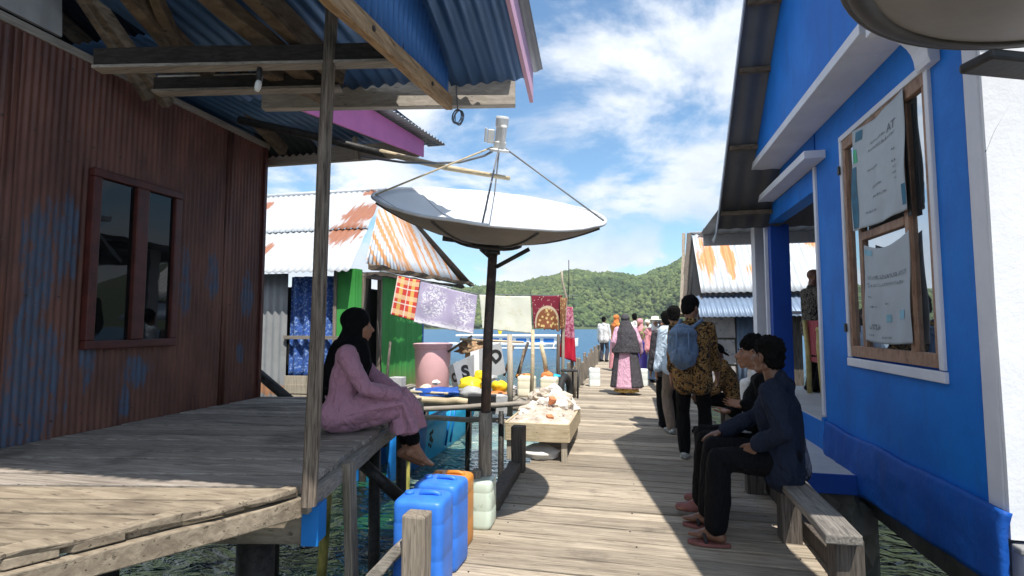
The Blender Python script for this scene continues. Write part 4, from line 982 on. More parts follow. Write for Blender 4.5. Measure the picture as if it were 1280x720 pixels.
# ------------------------------------------------------------------ big dish on its pole
def build_dish():
    t = thing('satellite_dish', 'large white dish on a rusty pole beside the boardwalk, tilted towards the viewer', 'satellite dish', (-1.10, 3.85, -.9))
    L_ = V((-1.793, 3.432, 2.406)); R_ = V((-0.173, 3.862, 2.230)); c0 = (L_ + R_) / 2
    x = (R_ - L_).normalized(); R = (R_ - L_).length / 2
    view = (c0 - V((0, 0, 1.45))).normalized(); up = view.cross(x) * -1
    if up.z < 0: up = -up
    up = (up - x * up.dot(x)).normalized(); vw = x.cross(up); 
    if vw.dot(view) < 0: vw = -vw
    s = .135; ax = (up * math.sqrt(1 - s * s) - vw * s).normalized()     # dish axis
    y = ax.cross(x); A = Matrix((x, y, ax)).transposed(); dep = .25
    def pt(r, th, k=0): return c0 + A @ V((R * r * math.cos(th), R * r * math.sin(th), -dep * (1 - r * r) + k))
    def pt(r, th, k=0, p0=pt): return p0(r, th, k + .012 * r * r * mnoise.noise(V((math.cos(th) * 3, math.sin(th) * 3, 2))) + .004 * mnoise.noise(V((r * 6 * math.cos(th), r * 6 * math.sin(th), 7))))
    n = 72; q = MB()
    q.grid(lambda a, b: pt(.02 + .98 * b, a * 2 * math.pi), n, 14); d = q.build('bowl', M['dish_white'], t, smooth=True, solid=.007)
    q = MB(); q.tube([pt(1.0, 2 * math.pi * k / n) for k in range(n + 1)], .011, 8, cap=False); q.build('rim', M['dish_white'], d, smooth=True)
    q = MB(); q.grid(lambda a, b: pt(.02 + .985 * b, a * 2 * math.pi, -.013), n, 14); q.build('back_skin', M['dish_under'], d, smooth=True)
    for k in range(8):
        q = MB(); th = 2 * math.pi * (k + .1) / 8; q.tube([pt(.10 + .89 * j / 10, th, .004) for j in range(11)], .0028, 4); q.build('panel_seam', M['wire_grey'], d, smooth=True)
        q = MB(); th = 2 * math.pi * (k + .5) / 8; q.tube([pt(.12 + .86 * j / 8, th, -.018) for j in range(9)], .009, 5); q.build('rib', M['dish_edge'], d, smooth=True)
    hub = c0 - ax * (dep + .02)
    q = MB(); q.tube([pt(.30, 2 * math.pi * k / 24, -.035) for k in range(25)], .018, 6, cap=False); q.build('back_ring', M['dark_metal'], t, smooth=True)
    base = V((-1.09, 3.88, 0)); top = V((-0.973, 3.670, 1.960))
    q = MB(); q.tube([top + V((0, 0, .03)), top], .055, 12); q.build('head', M['dark_metal'], t, smooth=True)
    q = MB(); q.tube([hub + ax * .02 + V((0, 0, .0)), hub - V((0, 0, .05)), top], [.07, .06, .045], 10); q.build('mount', M['dark_metal'], t, smooth=True)
    q = MB(); q.tube([pt(.42, -.5, -.05), top + (pt(.42, -.5) - top) * .1 - V((0, 0, .10))], .016, 7); q.build('stay', M['dark_metal'], t, smooth=True)
    q = MB(); q.tube([pt(.40, math.pi + .3, -.05), hub - V((0, 0, .02))], .02, 7); q.build('stay', M['dark_metal'], t, smooth=True)
    q = MB(); q.tube([top, V((-1.021, 3.722, 1.362)), V((-1.048, 3.758, 0.772))], [.034, .036, .037], 12); q.build('pole', M['pole_rust'], t, smooth=True)
    q = MB(); q.tube([V((-1.047, 3.756, 0.802)), V((-1.063, 3.798, 0.298)), V((-1.12, 3.92, -1.8))], .050, 10); q.build('pole_sleeve', M['grey_wood_z'], t, smooth=True)
    q = MB(); q.tube([V((-1.100, 3.712, 0.388)), V((-1.116, 3.729, 0.087)), V((-1.16, 3.8, -1.8))], .038, 8); q.build('stub_post', M['grey_wood_z'], t, smooth=True)
    # feed on its three struts
    F = V((-0.915, 3.627, 2.740))
    for th in (-.12, math.pi + .10, -math.pi / 2 - .02, math.pi / 2):
        q = MB(); q.tube([pt(.985, th, .005), F + A @ V((.05 * math.cos(th), .05 * math.sin(th), 0))], .0065, 6); q.build('strut', M['bamboo_pale' if th > 2 else 'wire_grey'], t, smooth=True)
    f = MB(); f.lathe(F - V((0, 0, .03)), [(.075, 0), (.075, .018), (.046, .022), (.046, .07), (.040, .075), (.040, .17), (.046, .175), (.048, .235), (.044, .25), (0, .252)], 18, A); fo = f.build('feed', M['lnb_white'], t, smooth=False, bevel=.003)
    q = MB(); q.box(F + A @ V((-.068, 0, .075)), (.05, .05, .10), A); q.build('housing', M['lnb_white'], fo, bevel=.008)
    q = MB(); q.tube([F + A @ V((-.105, 0, .03)), F + A @ V((-.108, 0, .13))], .010, 8); q.build('connector', M['lnb_white'], fo, bevel=.004)
    q = MB(); q.lathe(F + A @ V((.02, -.05, .03)), [(.018, 0), (.018, .10), (.022, .105), (.022, .13), (0, .132)], 10, A); q.build('housing', M['lnb_white'], fo, smooth=True)
    q = MB(); a = F + V((-.05, 0, -.02)); b = V((-1.632, 3.554, 2.659)); e = V((-2.100, 3.765, 2.803))
    pts = [a, a + V((-.06, 0, -.03)), V((-1.207, 3.599, 2.644)), V((-1.420, 3.582, 2.647)), b, e]; q.tube(pts, .009, 6); q.build('cable', M['wire_grey'], t, smooth=True)
build_dish()

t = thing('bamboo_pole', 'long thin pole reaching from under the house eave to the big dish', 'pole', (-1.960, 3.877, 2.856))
q = MB(); q.tube([(-3.335, 3.847, 3.250), (-2.560, 3.882, 3.041), (-1.947, 3.880, 2.849)], [.036, .034, .03], 8); q.build('shaded_length', M['black_wood'], t, smooth=True)  # shade under the eave put into the colour of this length
q = MB(); q.tube([(-1.990, 3.879, 2.872), (-1.361, 3.769, 2.662), (-0.861, 3.736, 2.539)], [.026, .022, .016], 8); q.build('pale_length', M['bamboo_pale'], t, smooth=True)

# ------------------------------------------------------------------ jerrycans
def jerrycan(name, label, x, y, w, d, h, mat, rot=0.0, z=0.0, group=None, cap=True, handle=True):
    t = thing(name, label, 'jerrycan', (x, y, z), group); Mz = Rz(rot)
    def ring(zz, k, rr): 
        out = []; a, b = w / 2 * k, d / 2 * k
        for sx, sy, st in ((1, 1, 0), (-1, 1, 90), (-1, -1, 180), (1, -1, 270)):
            for j in range(5):
                u = rad(st + j * 22.5); out.append(V((x, y, z + zz)) + Mz @ V((sx * (a - rr) + rr * math.cos(u), sy * (b - rr) + rr * math.sin(u), 0)))
        return out
    r = min(w, d) * .17; prof = [(0, .93, r), (.008, .975, r), (.03, 1, r), (h * .36, 1, r), (h * .37, .994, r), (h * .39, .994, r), (h * .40, 1, r), (h * .74, 1, r), (h * .75, .994, r), (h * .765, .994, r), (h * .775, 1, r), (h * .93, 1, r), (h * .965, .97, r), (h * .985, .91, r), (h * .995, .82, r), (h, .7, r * .7)]
    q = MB(); R = [ring(*p) for p in prof]; n = 20
    vs = [p for k in R for p in k]; fs = [tuple(range(n - 1, -1, -1)), tuple(range((len(R) - 1) * n, len(R) * n))]
    for i in range(len(R) - 1):
        for j in range(n): fs.append((i * n + j, i * n + (j + 1) % n, (i + 1) * n + (j + 1) % n, (i + 1) * n + j))
    q.add(vs, fs); q.build('can', M[mat], t, smooth=True)
    o = V((x, y, z + h))
    if handle:
        q = MB(); q.tube([o + Mz @ V((px_, .0, pz)) for px_, pz in ((-w * .08, -.012), (-w * .06, .012), (w * .20, .014), (w * .30, .008), (w * .34, -.014))], .013, 8); q.build('handle', M[mat], t, smooth=True)
    if cap:
        q = MB(); q.lathe(o + Mz @ V((-w * .30, 0, -.006)), [(.026, 0), (.026, .018), (.022, .022), (0, .022)], 14); q.build('cap', M[mat], t, smooth=True)
    return t
jerrycan('jerrycan', 'blue jerrycan nearest the viewer, behind the near grey post', -1.135, 2.80, .285, .24, .50, 'blue_plastic', .06, group='blue jerrycans')
jerrycan('jerrycan', 'second blue jerrycan, between the nearest one and the orange one', -1.145, 3.10, .285, .24, .50, 'blue_plastic', -.05, group='blue jerrycans')
jerrycan('jerrycan', 'orange jerrycan squeezed behind the two blue ones', -1.185, 3.38, .28, .22, .45, 'orange_plastic', .03)
jerrycan('jerrycan', 'translucent whitish jerrycan at the foot of the dish pole', -1.125, 3.74, .29, .22, .335, 'clear_plastic', .04, cap=False, handle=False)
jerrycan('jerrycan', 'white drum standing on the left edge of the far boardwalk', -.82, 12.4, .26, .24, .42, 'white_plastic', .1, handle=False)
jerrycan('jerrycan', 'white drum standing right of the woman in the pink dress', .24, 12.7, .32, .26, .40, 'white_plastic', -.1, handle=False)
jerrycan('jerrycan', 'cream jerrycan left of the stake on the pole deck', -1.56, 7.95, .27, .22, .30, 'cream_plastic', .05, .35, 'cream jerrycans', handle=False)
jerrycan('jerrycan', 'cream jerrycan right of the stake on the pole deck', -1.22, 8.05, .25, .22, .30, 'cream_plastic', -.12, .33, 'cream jerrycans', handle=False)

# posts and rails along the left edge
def post(name, label, a, b, w, h, mat, group=None, seg=5, up=(0, 1, 0)):
    q = MB(); q.beam(a, b, w, h, up=up, jit=.006, seg=seg, wob=.004)
    return tag(q.build(name, M[mat], bevel=.012), label, 'post', group)
post('edge_post', 'stout grey post in front of the nearest blue jerrycan', (-1.075, 2.56, -1.8), (-1.077, 2.560, 0.486), .125, .11, 'grey_wood_z')
post('edge_post', 'short dark grey post on the deck left of the rubble box', (-1.10, 5.13, -1.8), (-1.092, 5.130, 0.444), .125, .12, 'dark_wood_z')
q = MB(); q.beam((-1.163, 2.600, 0.308), (-1.386, 2.600, 0.063), .06, .085, up=(0, 1, 0), jit=.006, seg=4, wob=.004)
tag(q.build('brace_timber', M['grey_wood_x'], bevel=.01), 'slanting grey timber brace beside the nearest post', 'timber')
q = MB(); q.beam((-1.07, 4.02, .035), (-1.12, 5.10, .05), .12, .10, jit=.008, seg=6, wob=.006)
tag(q.build('edge_log', M['dark_wood_z'], bevel=.012), 'squared dark timber along the deck edge between dish pole and post', 'timber')
q = MB(); q.tube([(-2.395, 3.864, 0.206), (-2.500, 3.988, -0.431), (-2.590, 4.100, -0.846)], .040, 9)
tag(q.build('mooring_pole', M['yellow_pole'], smooth=True), 'yellowish bamboo pole standing in green water under the platform corner', 'pole')

# far railing of upright boards on the left edge
k = 0
for yy in np.arange(10.6, 24.5, .62):
    q = MB(); h = .62 + .10 * math.sin(yy * 3.1); q.beam((-1.22, yy, -1.2), (-1.22 + random.uniform(-.03, .03), yy + random.uniform(-.04, .04), h - .05), .06, .30, up=(0, 1, 0), jit=.01, seg=3)
    tag(q.build('rail_board', M['grey_wood_z'], bevel=.008), 'grey upright board in the row along the left edge of the far boardwalk', 'board', 'upright boards edging the far boardwalk')

# ------------------------------------------------------------------ rubble box
def build_rubble_box():
    t = thing('rubble_box', 'low wooden box on legs heaped with pale rubble at the deck edge', 'box', (-1.0, 6.2, 0))
    x0, x1, y0, y1, z0, z1 = -1.32, -.64, 5.52, 6.75, .21, .40
    for a, b in (((x0, y0), (x1, y0)), ((x0, y1), (x1, y1)), ((x0, y0), (x0, y1)), ((x1, y0), (x1, y1))):
        q = MB(); d = V((b[0] - a[0], b[1] - a[1], 0)).normalized() * .002; q.beam(V((*a, (z0 + z1) / 2)) + d, V((*b, (z0 + z1) / 2)) - d, .025, z1 - z0, jit=.003, seg=4); q.build('side_board', M['bamboo_pale'], t, bevel=.004)
    q = MB(); q.box(((x0 + x1) / 2, (y0 + y1) / 2, z0 + .01), (x1 - x0 - .03, y1 - y0 - .03, .02)); q.build('bottom', M['grey_wood_x'], t)
    for x in (x0 + .04, x1 - .05):
        for y in (y0 + .045, y1 - .045):
            q = MB(); q.box((x, y, z0 / 2), (.06, .05, z0)); q.build('leg', M['pale_wood_z'], t, bevel=.004)
    q = MB(); q.grid(lambda a, b: V((x0 + .015 + (x1 - x0 - .03) * a, y0 + .015 + (y1 - y0 - .03) * b, .385 + .015 * mnoise.noise(V((a * 5, b * 8, 1))) + .10 * math.sin(a * math.pi) * math.sin(b * math.pi) ** .6)), 24, 34); q.build('sand_fill', M['rubble'], t, smooth=True)
    rr = random.Random(4)
    for k in range(44):
        a, b = rr.random(), rr.random() ** .8; s = rr.uniform(.03, .085) * (1.25 if b > .4 else .8); x = x0 + .07 + (x1 - x0 - .14) * a; y = y0 + .08 + (y1 - y0 - .14) * b
        z = .40 + .13 * math.sin(a * math.pi) * b + rr.uniform(0, .10) * b
        q = MB(); q.blob((x, y, z), (s, s * rr.uniform(.7, 1.1), s * rr.uniform(.6, .9)), .55, 2, 1.8, seed=k)
        lab = 'pale rough stone in the heap on the low rubble box'; mt = 'rubble' if rr.random() < .6 else 'rubble_white'
        tag(q.build('stone', M[mt]), lab, 'stone', 'stones heaped on the rubble box')
    for x, y, z, l in ((-.86, 5.68, .43, 'orange brick fragment near the front edge of the rubble box'), (-.90, 6.1, .56, 'orange brick fragment higher up the rubble heap')):
        q = MB(); q.box((x, y, z), (.07, .06, .075), Rz(.5) @ Rx(.4), .014); tag(q.build('brick_fragment', M['brick'], bevel=.006), l, 'brick')
build_rubble_box()
q = MB(); q.blob((-.98, 5.72, .055), (.21, .19, .075), .30, 3, 1.9, seed=3)
tag(q.build('sack', M['white_sack'], smooth=True), 'slumped white sack on the deck under the rubble box', 'sack')

# ------------------------------------------------------------------ junk on the pole deck
def build_barrel():
    t = thing('barrel', 'pink plastic barrel beside the green wall', 'barrel', (-3.24, 8.3, .35)); c = (-3.24, 8.3, .36)
    prof = [(.26, 0), (.275, .02), (.305, .66), (.30, .68), (.325, .70), (.325, .745), (.30, .75), (.29, .70), (.255, .05), (0, .04)]
    q = MB(); q.lathe(c, prof, 40); b = q.build('body', M['pink_plastic'], t, smooth=True)
    b.modifiers.new('edge', 'EDGE_SPLIT').split_angle = rad(40)
    q = MB(); q.tube([V(c) + V((.318 * math.cos(2 * math.pi * k / 40), .318 * math.sin(2 * math.pi * k / 40), .745)) for k in range(41)], .02, 8, cap=False); q.build('rim', M['pink_plastic'], t, smooth=True)
build_barrel()
plain('brown_net', (.30, .17, .09), .9, .4, 18, 1.0, 40, two=(.5, .6, (.42, .32, .2)))
plain('sign_grey', (.40, .41, .42), .6, .08, 5, .1, dirt=(.5, .8, (.25, .24, .23), 4)); plain('letter_black', (.015, .015, .016), .6, .1, 6, 0)
def signboard(label, corners, txts, mat='sign_grey', split=False):
    c = [V(p) for p in corners]; t = thing('sign_board', label, 'sign board', c[0])
    x = (c[1] - c[0]).normalized(); yv = (c[3] - c[0]); nrm = x.cross(yv).normalized()
    q = MB(); q.prism(c, -nrm * .025); q.build('panel', M[mat], t, bevel=.004)
    if split:
        q = MB(); a = [c[0].lerp(c[1], .0) + nrm * .002, c[0].lerp(c[1], .28) + nrm * .002, c[3].lerp(c[2], .28) + nrm * .002, c[3] + nrm * .002]; q.prism(a, nrm * .002); q.build('white_band', M['white_paint'], t)
    for tx, u, v, sz, rot in txts:
        p = c[0].lerp(c[1], u).lerp(c[3].lerp(c[2], u), v) + nrm * .004
        yy = (yv - x * yv.dot(x)).normalized(); xr = x * math.cos(rot) + yy * math.sin(rot)
        text_mesh('letter', tx, sz, frame(p, xr, nrm.cross(xr)), M['letter_black'], t, .001, 'CENTER', .012)
signboard('grey board with a black S leaning beside the pink barrel', [(-2.573, 7.713, 0.431), (-2.340, 7.706, 0.535), (-2.342, 7.705, 0.985), (-2.679, 7.711, 0.832)], [('S', .55, .52, .26, -.2)])
signboard('dark grey board end with black marks, left of the S board', [(-2.740, 7.936, 0.374), (-2.593, 7.813, 0.393), (-2.653, 7.787, 0.864), (-2.838, 7.937, 0.775)], [('C', .5, .5, .18, 0)])
signboard('large tilted grey board with a white band and a black D, behind the dish pole', [(-2.476, 7.938, 0.456), (-1.919, 8.048, 0.682), (-1.998, 8.048, 1.159), (-2.471, 7.952, 1.007)], [('D', .80, .62, .26, .35)], split=True)
def lump(name, label, cat, c, r, mat, amp=.3, seed=1, freq=1.6, smooth=True, sub=3):
    q = MB(); q.blob(c, r, amp, sub, freq, seed=seed); return tag(q.build(name, M[mat], smooth=smooth), label, cat)
lump('blue_tarp', 'crumpled dark blue tarpaulin at the foot of the pink barrel', 'tarpaulin', (-2.661, 7.280, 0.459), (.45, .28, .06), 'blue_tarp', .5, 4, 3)
lump('plastic_bundle', 'orange yellow plastic bundle on the deck left of the dish pole', 'bundle', (-2.253, 7.261, 0.564), (.18, .16, .12), 'yellow_plastic', .35, 5, 2)
lump('plastic_bundle', 'grey sack bundle below the orange yellow one', 'bundle', (-2.143, 6.983, 0.500), (.20, .14, .085), 'ash_plastic', .3, 6, 2)
lump('plastic_bundle', 'bright yellow bundle just right of the dish pole', 'bundle', (-1.862, 7.454, 0.540), (.13, .12, .085), 'yellow_plastic', .35, 7, 2)
lump('plastic_bundle', 'small yellow float resting on the orange bundle', 'float', (-2.156, 7.377, 0.692), (.075, .075, .09), 'yellow_plastic', .2, 8, 2)
lump('plastic_bundle', 'brownish crumpled wrap below the yellow bundle by the dish pole', 'bundle', (-1.848, 7.259, 0.439), (.17, .14, .06), 'orange_net', .4, 9, 2.2)
lump('net_pile', 'brown fishing net heap behind the large D board', 'net', (-2.578, 8.388, 1.036), (.22, .2, .13), 'brown_net', .9, 10, 3.2)
for (px_, l, sz, seed) in (((-2.179, 6.315, 0.374), 'pale flotsam', .10, 3), ((-1.968, 6.417, 0.336), 'pink flotsam', .08, 4)): pass
q = MB(); q.box((-1.750, 6.875, 0.376), (.30, .22, .24), Rz(.2), .006); tag(q.build('cement_block', M['block_grey'], bevel=.008), 'grey cement block behind the dish pole', 'block')
q = MB(); q.box((-3.452, 7.405, 0.516), (.20, .16, .26), Rz(-.1), .006); tag(q.build('cement_block', M['block_grey'], bevel=.008), 'pale cement block at the green wall left of the pink barrel', 'block')
q = MB(); q.box((-3.725, 7.449, 0.480), (.12, .14, .20), Rz(.3), .006); tag(q.build('cement_block', M['white_wall'], bevel=.008), 'small white block by the green shack door', 'block')
q = MB(); q.box((-1.921, 6.731, 0.412), (.36, .16, .20), Rz(.15), .01); tag(q.build('crate', M['black'], bevel=.01), 'black plastic crate under the bamboo rail left of the dish pole', 'crate')
for i, (a, b, r, mt, lab) in enumerate((
    ((-1.572, 6.822, 0.232), (-1.578, 6.847, 1.310), .042, 'pale_wood_z', 'thick pale stake standing right of the dish pole'),
    ((-1.364, 7.269, 0.386), (-1.345, 7.306, 1.370), .030, 'bamboo_pale', 'bent wooden stake left of the maroon cloth'),
    ((-1.323, 8.389, 0.664), (-1.404, 8.338, 1.128), .038, 'bamboo_pale', 'short pale stick with an orange net at its foot'),
    ((-1.833, 8.486, 0.566), (-1.625, 8.389, 1.150), .028, 'dark_wood_z', 'dark leaning stick behind the cream jerrycans'),
    ((-1.155, 8.666, 0.196), (-1.165, 8.690, 1.276), .032, 'dark_wood_z', 'dark post under the end of the clothes line'),
    ((-0.941, 9.022, 0.193), (-0.971, 8.970, 0.835), .035, 'grey_wood_z', 'grey post below the red scarf'),
    ((-3.574, 7.281, 0.432), (-3.594, 7.429, 1.180), .022, 'dark_wood_z', 'thin dark stick leaning on the green wall'),
    ((-3.641, 7.251, 0.648), (-3.734, 7.271, 1.511), .010, 'black_wood', 'thin black rod leaning on the green wall'))):
    q = MB(); m_ = V(a).lerp(V(b), .5) + V((random.uniform(-.02, .02), 0, 0)); q.tube([a, m_, b], [r, r * .95, r * .85], 9); tag(q.build('stick', M[mt], smooth=True), lab, 'stick')
lump('net_pile', 'small orange net hanging at the foot of a short stick', 'net', (-1.303, 8.345, 0.617), (.10, .07, .07), 'orange_net', .4, 12, 2)
lump('white_bag', 'white plastic bag heap behind the rubble box', 'bag', (-1.146, 7.323, 0.318), (.26, .22, .13), 'white_sack', .45, 15, 2.2)
def tyre():
    c = V((-1.013, 8.275, 0.355)); q = MB(); q.tube([c + V((.05 * math.sin(t_) , .22 * math.sin(t_), .26 * math.cos(t_))) for t_ in np.linspace(0, 6.283, 25)], .055, 8, cap=False)
    tag(q.build('tyre', M['black_tyre'], smooth=True), 'black tyre hung on the boardwalk edge behind the rubble', 'tyre')
tyre()
def frame_rack():
    t = thing('stool_frame', 'dark metal stool frame by the boardwalk edge below the scarf', 'stool', (-1.038, 8.689, 0.236))
    for a, b in (((-1.090, 8.576, 0.211), (-1.122, 8.536, 0.680)), ((-0.935, 8.715, 0.196), (-0.928, 8.683, 0.671)), ((-0.878, 8.934, 0.194), (-0.857, 8.904, 0.680))):
        q = MB(); q.tube([a, b], .018, 6); q.build('leg', M['dark_metal'], t, smooth=True)
    q = MB(); q.box((-0.993, 8.668, 0.684), (.26, .22, .03), Rz(.2)); q.build('seat', M['dark_metal'], t, bevel=.006)
frame_rack()

# ------------------------------------------------------------------ laundry
def cloth_mats():
    def start(n):
        m, nt, b = newmat(n); uv = nt.node('ShaderNodeUVMap').outputs[0]; return m, nt, b, uv
    def fin(nt, b, c, uv):
        nt.put(b.inputs['Base Color'], c); b.inputs['Roughness'].default_value = .9; b.inputs['Specular IOR Level'].default_value = .15
        nt.put(b.inputs['Normal'], nt.bump(nt.noise(uv, 120, 3, .6), .2, .003))
    m, nt, b, uv = start('plaid_cloth'); sp = nt.node('ShaderNodeSeparateXYZ', {'Vector': uv})
    def stripe(s, f, w, ph=0): return nt.ramp(nt.m('ABSOLUTE', nt.m('SUBTRACT', nt.m('FRACT', nt.m('ADD', nt.m('MULTIPLY', s, f), ph)), .5)), w + .02, w)
    c = nt.mix(nt.noise(uv, 6, 3), (.62, .06, .05), (.72, .10, .07))
    c = nt.mix(nt.m('MULTIPLY', stripe(sp.outputs['X'], 2.0, .14), .8), c, (.80, .55, .15)); c = nt.mix(nt.m('MULTIPLY', stripe(sp.outputs['Y'], 2.6, .14, .2), .75), c, (.85, .62, .35))
    c = nt.mix(nt.m('MULTIPLY', stripe(sp.outputs['X'], 2.0, .03, .45), .8), c, (.85, .80, .72)); c = nt.mix(nt.m('MULTIPLY', stripe(sp.outputs['Y'], 2.6, .03, .62), .8), c, (.85, .80, .72)); fin(nt, b, c, uv)
    # floral lavender: white sprays in two places and a white lace hem
    m, nt, b, uv = start('lavender_cloth'); sp = nt.node('ShaderNodeSeparateXYZ', {'Vector': uv})
    tot = None
    for cx, cy, rx, ry in ((.27, .60, .27, .52), (.80, .56, .25, .55)):
        d = nt.vm('LENGTH', nt.vm('DIVIDE', nt.vm('SUBTRACT', uv, (cx, cy, 0)), (rx, ry, 1))); k = nt.ramp(d, 1.0, .55); tot = k if tot is None else nt.m('MAXIMUM', tot, k)
    br = nt.m('ABSOLUTE', nt.m('SUBTRACT', nt.noise(nt.scale(uv, (1.3, 1, 1)), 7, 2, .5, 1.8), .5))
    leaf = nt.m('MULTIPLY', nt.ramp(br, .060, .030), tot)
    hem = nt.m('MULTIPLY', nt.ramp(sp.outputs['Y'], .20, .04), nt.ramp(nt.noise(uv, 22, 4, .6, .8), .40, .50)); hem = nt.m('MAXIMUM', hem, nt.ramp(sp.outputs['Y'], .07, .05))
    c = nt.mix(nt.noise(uv, 5, 3), (.40, .35, .50), (.47, .42, .57)); c = nt.mix(nt.m('MAXIMUM', leaf, hem), c, (.80, .78, .82)); fin(nt, b, c, uv)
    m, nt, b, uv = start('cream_sheet'); k = nt.m('MULTIPLY', nt.ramp(nt.m('ABSOLUTE', nt.m('SUBTRACT', nt.noise(uv, 8, 3, .6, 1.5), .5)), .035, .015), nt.ramp(nt.noise(uv, 3, 2), .45, .6))
    c = nt.mix(nt.m('MULTIPLY', k, .55), (.76, .77, .66), (.52, .48, .24)); fin(nt, b, c, uv)
    # maroon with pale dots, half-round medallion of gold flowers
    m, nt, b, uv = start('maroon_cloth')
    dots = nt.ramp(nt.voro(uv, 13), .22, .14); c = nt.mix(dots, (.20, .025, .045), (.70, .55, .45))
    d = nt.vm('LENGTH', nt.vm('DIVIDE', nt.vm('SUBTRACT', uv, (.52, .05, 0)), (.44, .62, 1)))
    fl = nt.mix(nt.ramp(nt.voro(uv, 9), .42, .3), (.26, .10, .05), (.66, .50, .22)); c = nt.mix(nt.ramp(d, 1.02, .97), c, fl)
    c = nt.mix(nt.m('MULTIPLY', nt.ramp(nt.m('ABSOLUTE', nt.m('SUBTRACT', d, 1.0)), .08, .05), .9), c, (.62, .52, .36)); fin(nt, b, c, uv)
    m, nt, b, uv = start('rose_scarf'); sp = nt.node('ShaderNodeSeparateXYZ', {'Vector': uv})
    c = nt.mix(nt.ramp(nt.m('ABSOLUTE', nt.m('SUBTRACT', nt.noise(nt.scale(uv, (.5, 1.4, 1)), 9, 3, .5, 1.2), .5)), .07, .03), (.36, .06, .13), (.66, .34, .42)); c = nt.mix(nt.ramp(sp.outputs['Y'], .44, .40), c, (.48, .02, .05)); fin(nt, b, c, uv)
    m, nt, b, uv = start('gold_scarf'); c = nt.mix(nt.ramp(nt.voro(uv, 12), .4, .25), (.28, .13, .07), (.66, .50, .25)); fin(nt, b, c, uv)
cloth_mats()
def hang(name, label, tl, tr, bl, br, mat, fold=.03, nf=3.0, ragged=.0, cat='cloth', skew=0.0, back=.0):
    tl, tr, bl, br = V(tl), V(tr), V(bl), V(br); nrm = (tr - tl).cross(bl - tl).normalized(); q = MB(); nu, nv = 40, 34
    def fn(a, b):
        p = tl.lerp(tr, a).lerp(bl.lerp(br, a), b)
        w = fold * b ** .7 * (math.sin(a * nf * 2 * math.pi + b * 1.2 + tl.x) * .6 + mnoise.noise(V((a * 4, b * 2, tl.x))) * .8)
        e = ragged * (b > .97) * mnoise.noise(V((a * 14, 2, tl.x))); return p + nrm * w + V((0, 0, e - .015 * math.sin(a * math.pi) * (1 - b)))
    q.grid(fn, nu, nv); q_, r_ = q, None
    o = q.build(name, M[mat], smooth=True, solid=.004)
    uvl = o.data.uv_layers.new(name='UVMap'); n = nu + 1
    for lp in o.data.loops: uvl.data[lp.index].uv = ((lp.vertex_index % n) / nu, 1 - (lp.vertex_index // n) / nv)
    # the part folded over the line, hanging a little down the back
    return tag(o, label, cat)
hang('checked_cloth', 'red and yellow checked cloth at the left end of the clothes line', (-3.535, 7.523, 2.213), (-3.233, 7.699, 2.146), (-3.632, 7.493, 1.599), (-3.310, 7.676, 1.500), 'plaid_cloth', .02, 1.5)
hang('floral_sheet', 'lavender cloth with white flower sprays on the clothes line', (-3.225, 7.712, 2.135), (-2.417, 8.156, 1.920), (-3.322, 7.675, 1.475), (-2.488, 8.134, 1.281), 'lavender_cloth', .03, 2, .012)
hang('pale_sheet', 'plain cream sheet with faint sprigs on the clothes line', (-2.391, 8.161, 1.933), (-1.603, 8.494, 1.915), (-2.348, 8.210, 1.372), (-1.586, 8.542, 1.291), 'cream_sheet', .025, 2, .01)
hang('spotted_cloth', 'maroon spotted cloth with a gold half medallion on the clothes line', (-1.589, 8.496, 1.928), (-1.102, 8.760, 1.936), (-1.553, 8.512, 1.384), (-1.148, 8.771, 1.342), 'maroon_cloth', .04, 1.5, .03)
hang('long_scarf', 'long rose and crimson scarf hanging at the right end of the clothes line', (-1.110, 8.820, 1.790), (-0.942, 8.892, 1.736), (-1.171, 8.818, 0.896), (-0.887, 8.940, 0.798), 'rose_scarf', .06, 2.2, .02, 'scarf')
hang('short_scarf', 'narrow gold patterned scarf beside the long rose scarf', (-1.135, 8.703, 1.907), (-1.021, 8.760, 1.895), (-1.140, 8.710, 1.356), (-1.065, 8.756, 1.383), 'gold_scarf', .05, 1.5, .02, 'scarf')
q = MB(); q.tube([(-3.697, 7.328, 2.273), (-3.535, 7.523, 2.213), (-3.225, 7.712, 2.135), (-2.404, 8.158, 1.933), (-1.589, 8.496, 1.928), (-0.861, 8.917, 1.928)], .007, 6); tag(q.build('clothes_line', M['wire_grey'], smooth=True), 'clothes line strung from the green shack to a crooked pole', 'line')
q = MB(); q.tube([(-1.109, 8.728, 2.355), (-1.098, 8.744, 2.166), (-1.039, 8.797, 1.897), (-1.099, 8.809, 1.247), (-1.14, 8.8, -1.6)], [.014, .018, .022, .026, .03], 8); tag(q.build('line_pole', M['pale_wood_z'], smooth=True), 'crooked pale pole holding up the right end of the clothes line', 'pole')
q = MB(); q.tube([(-1.010, 8.942, 2.555), (-1.015, 8.967, 2.182), (-1.034, 8.988, 1.823)], .008, 6); tag(q.build('thin_rod', M['dark_metal'], smooth=True), 'thin dark rod rising behind the crooked line pole', 'rod')

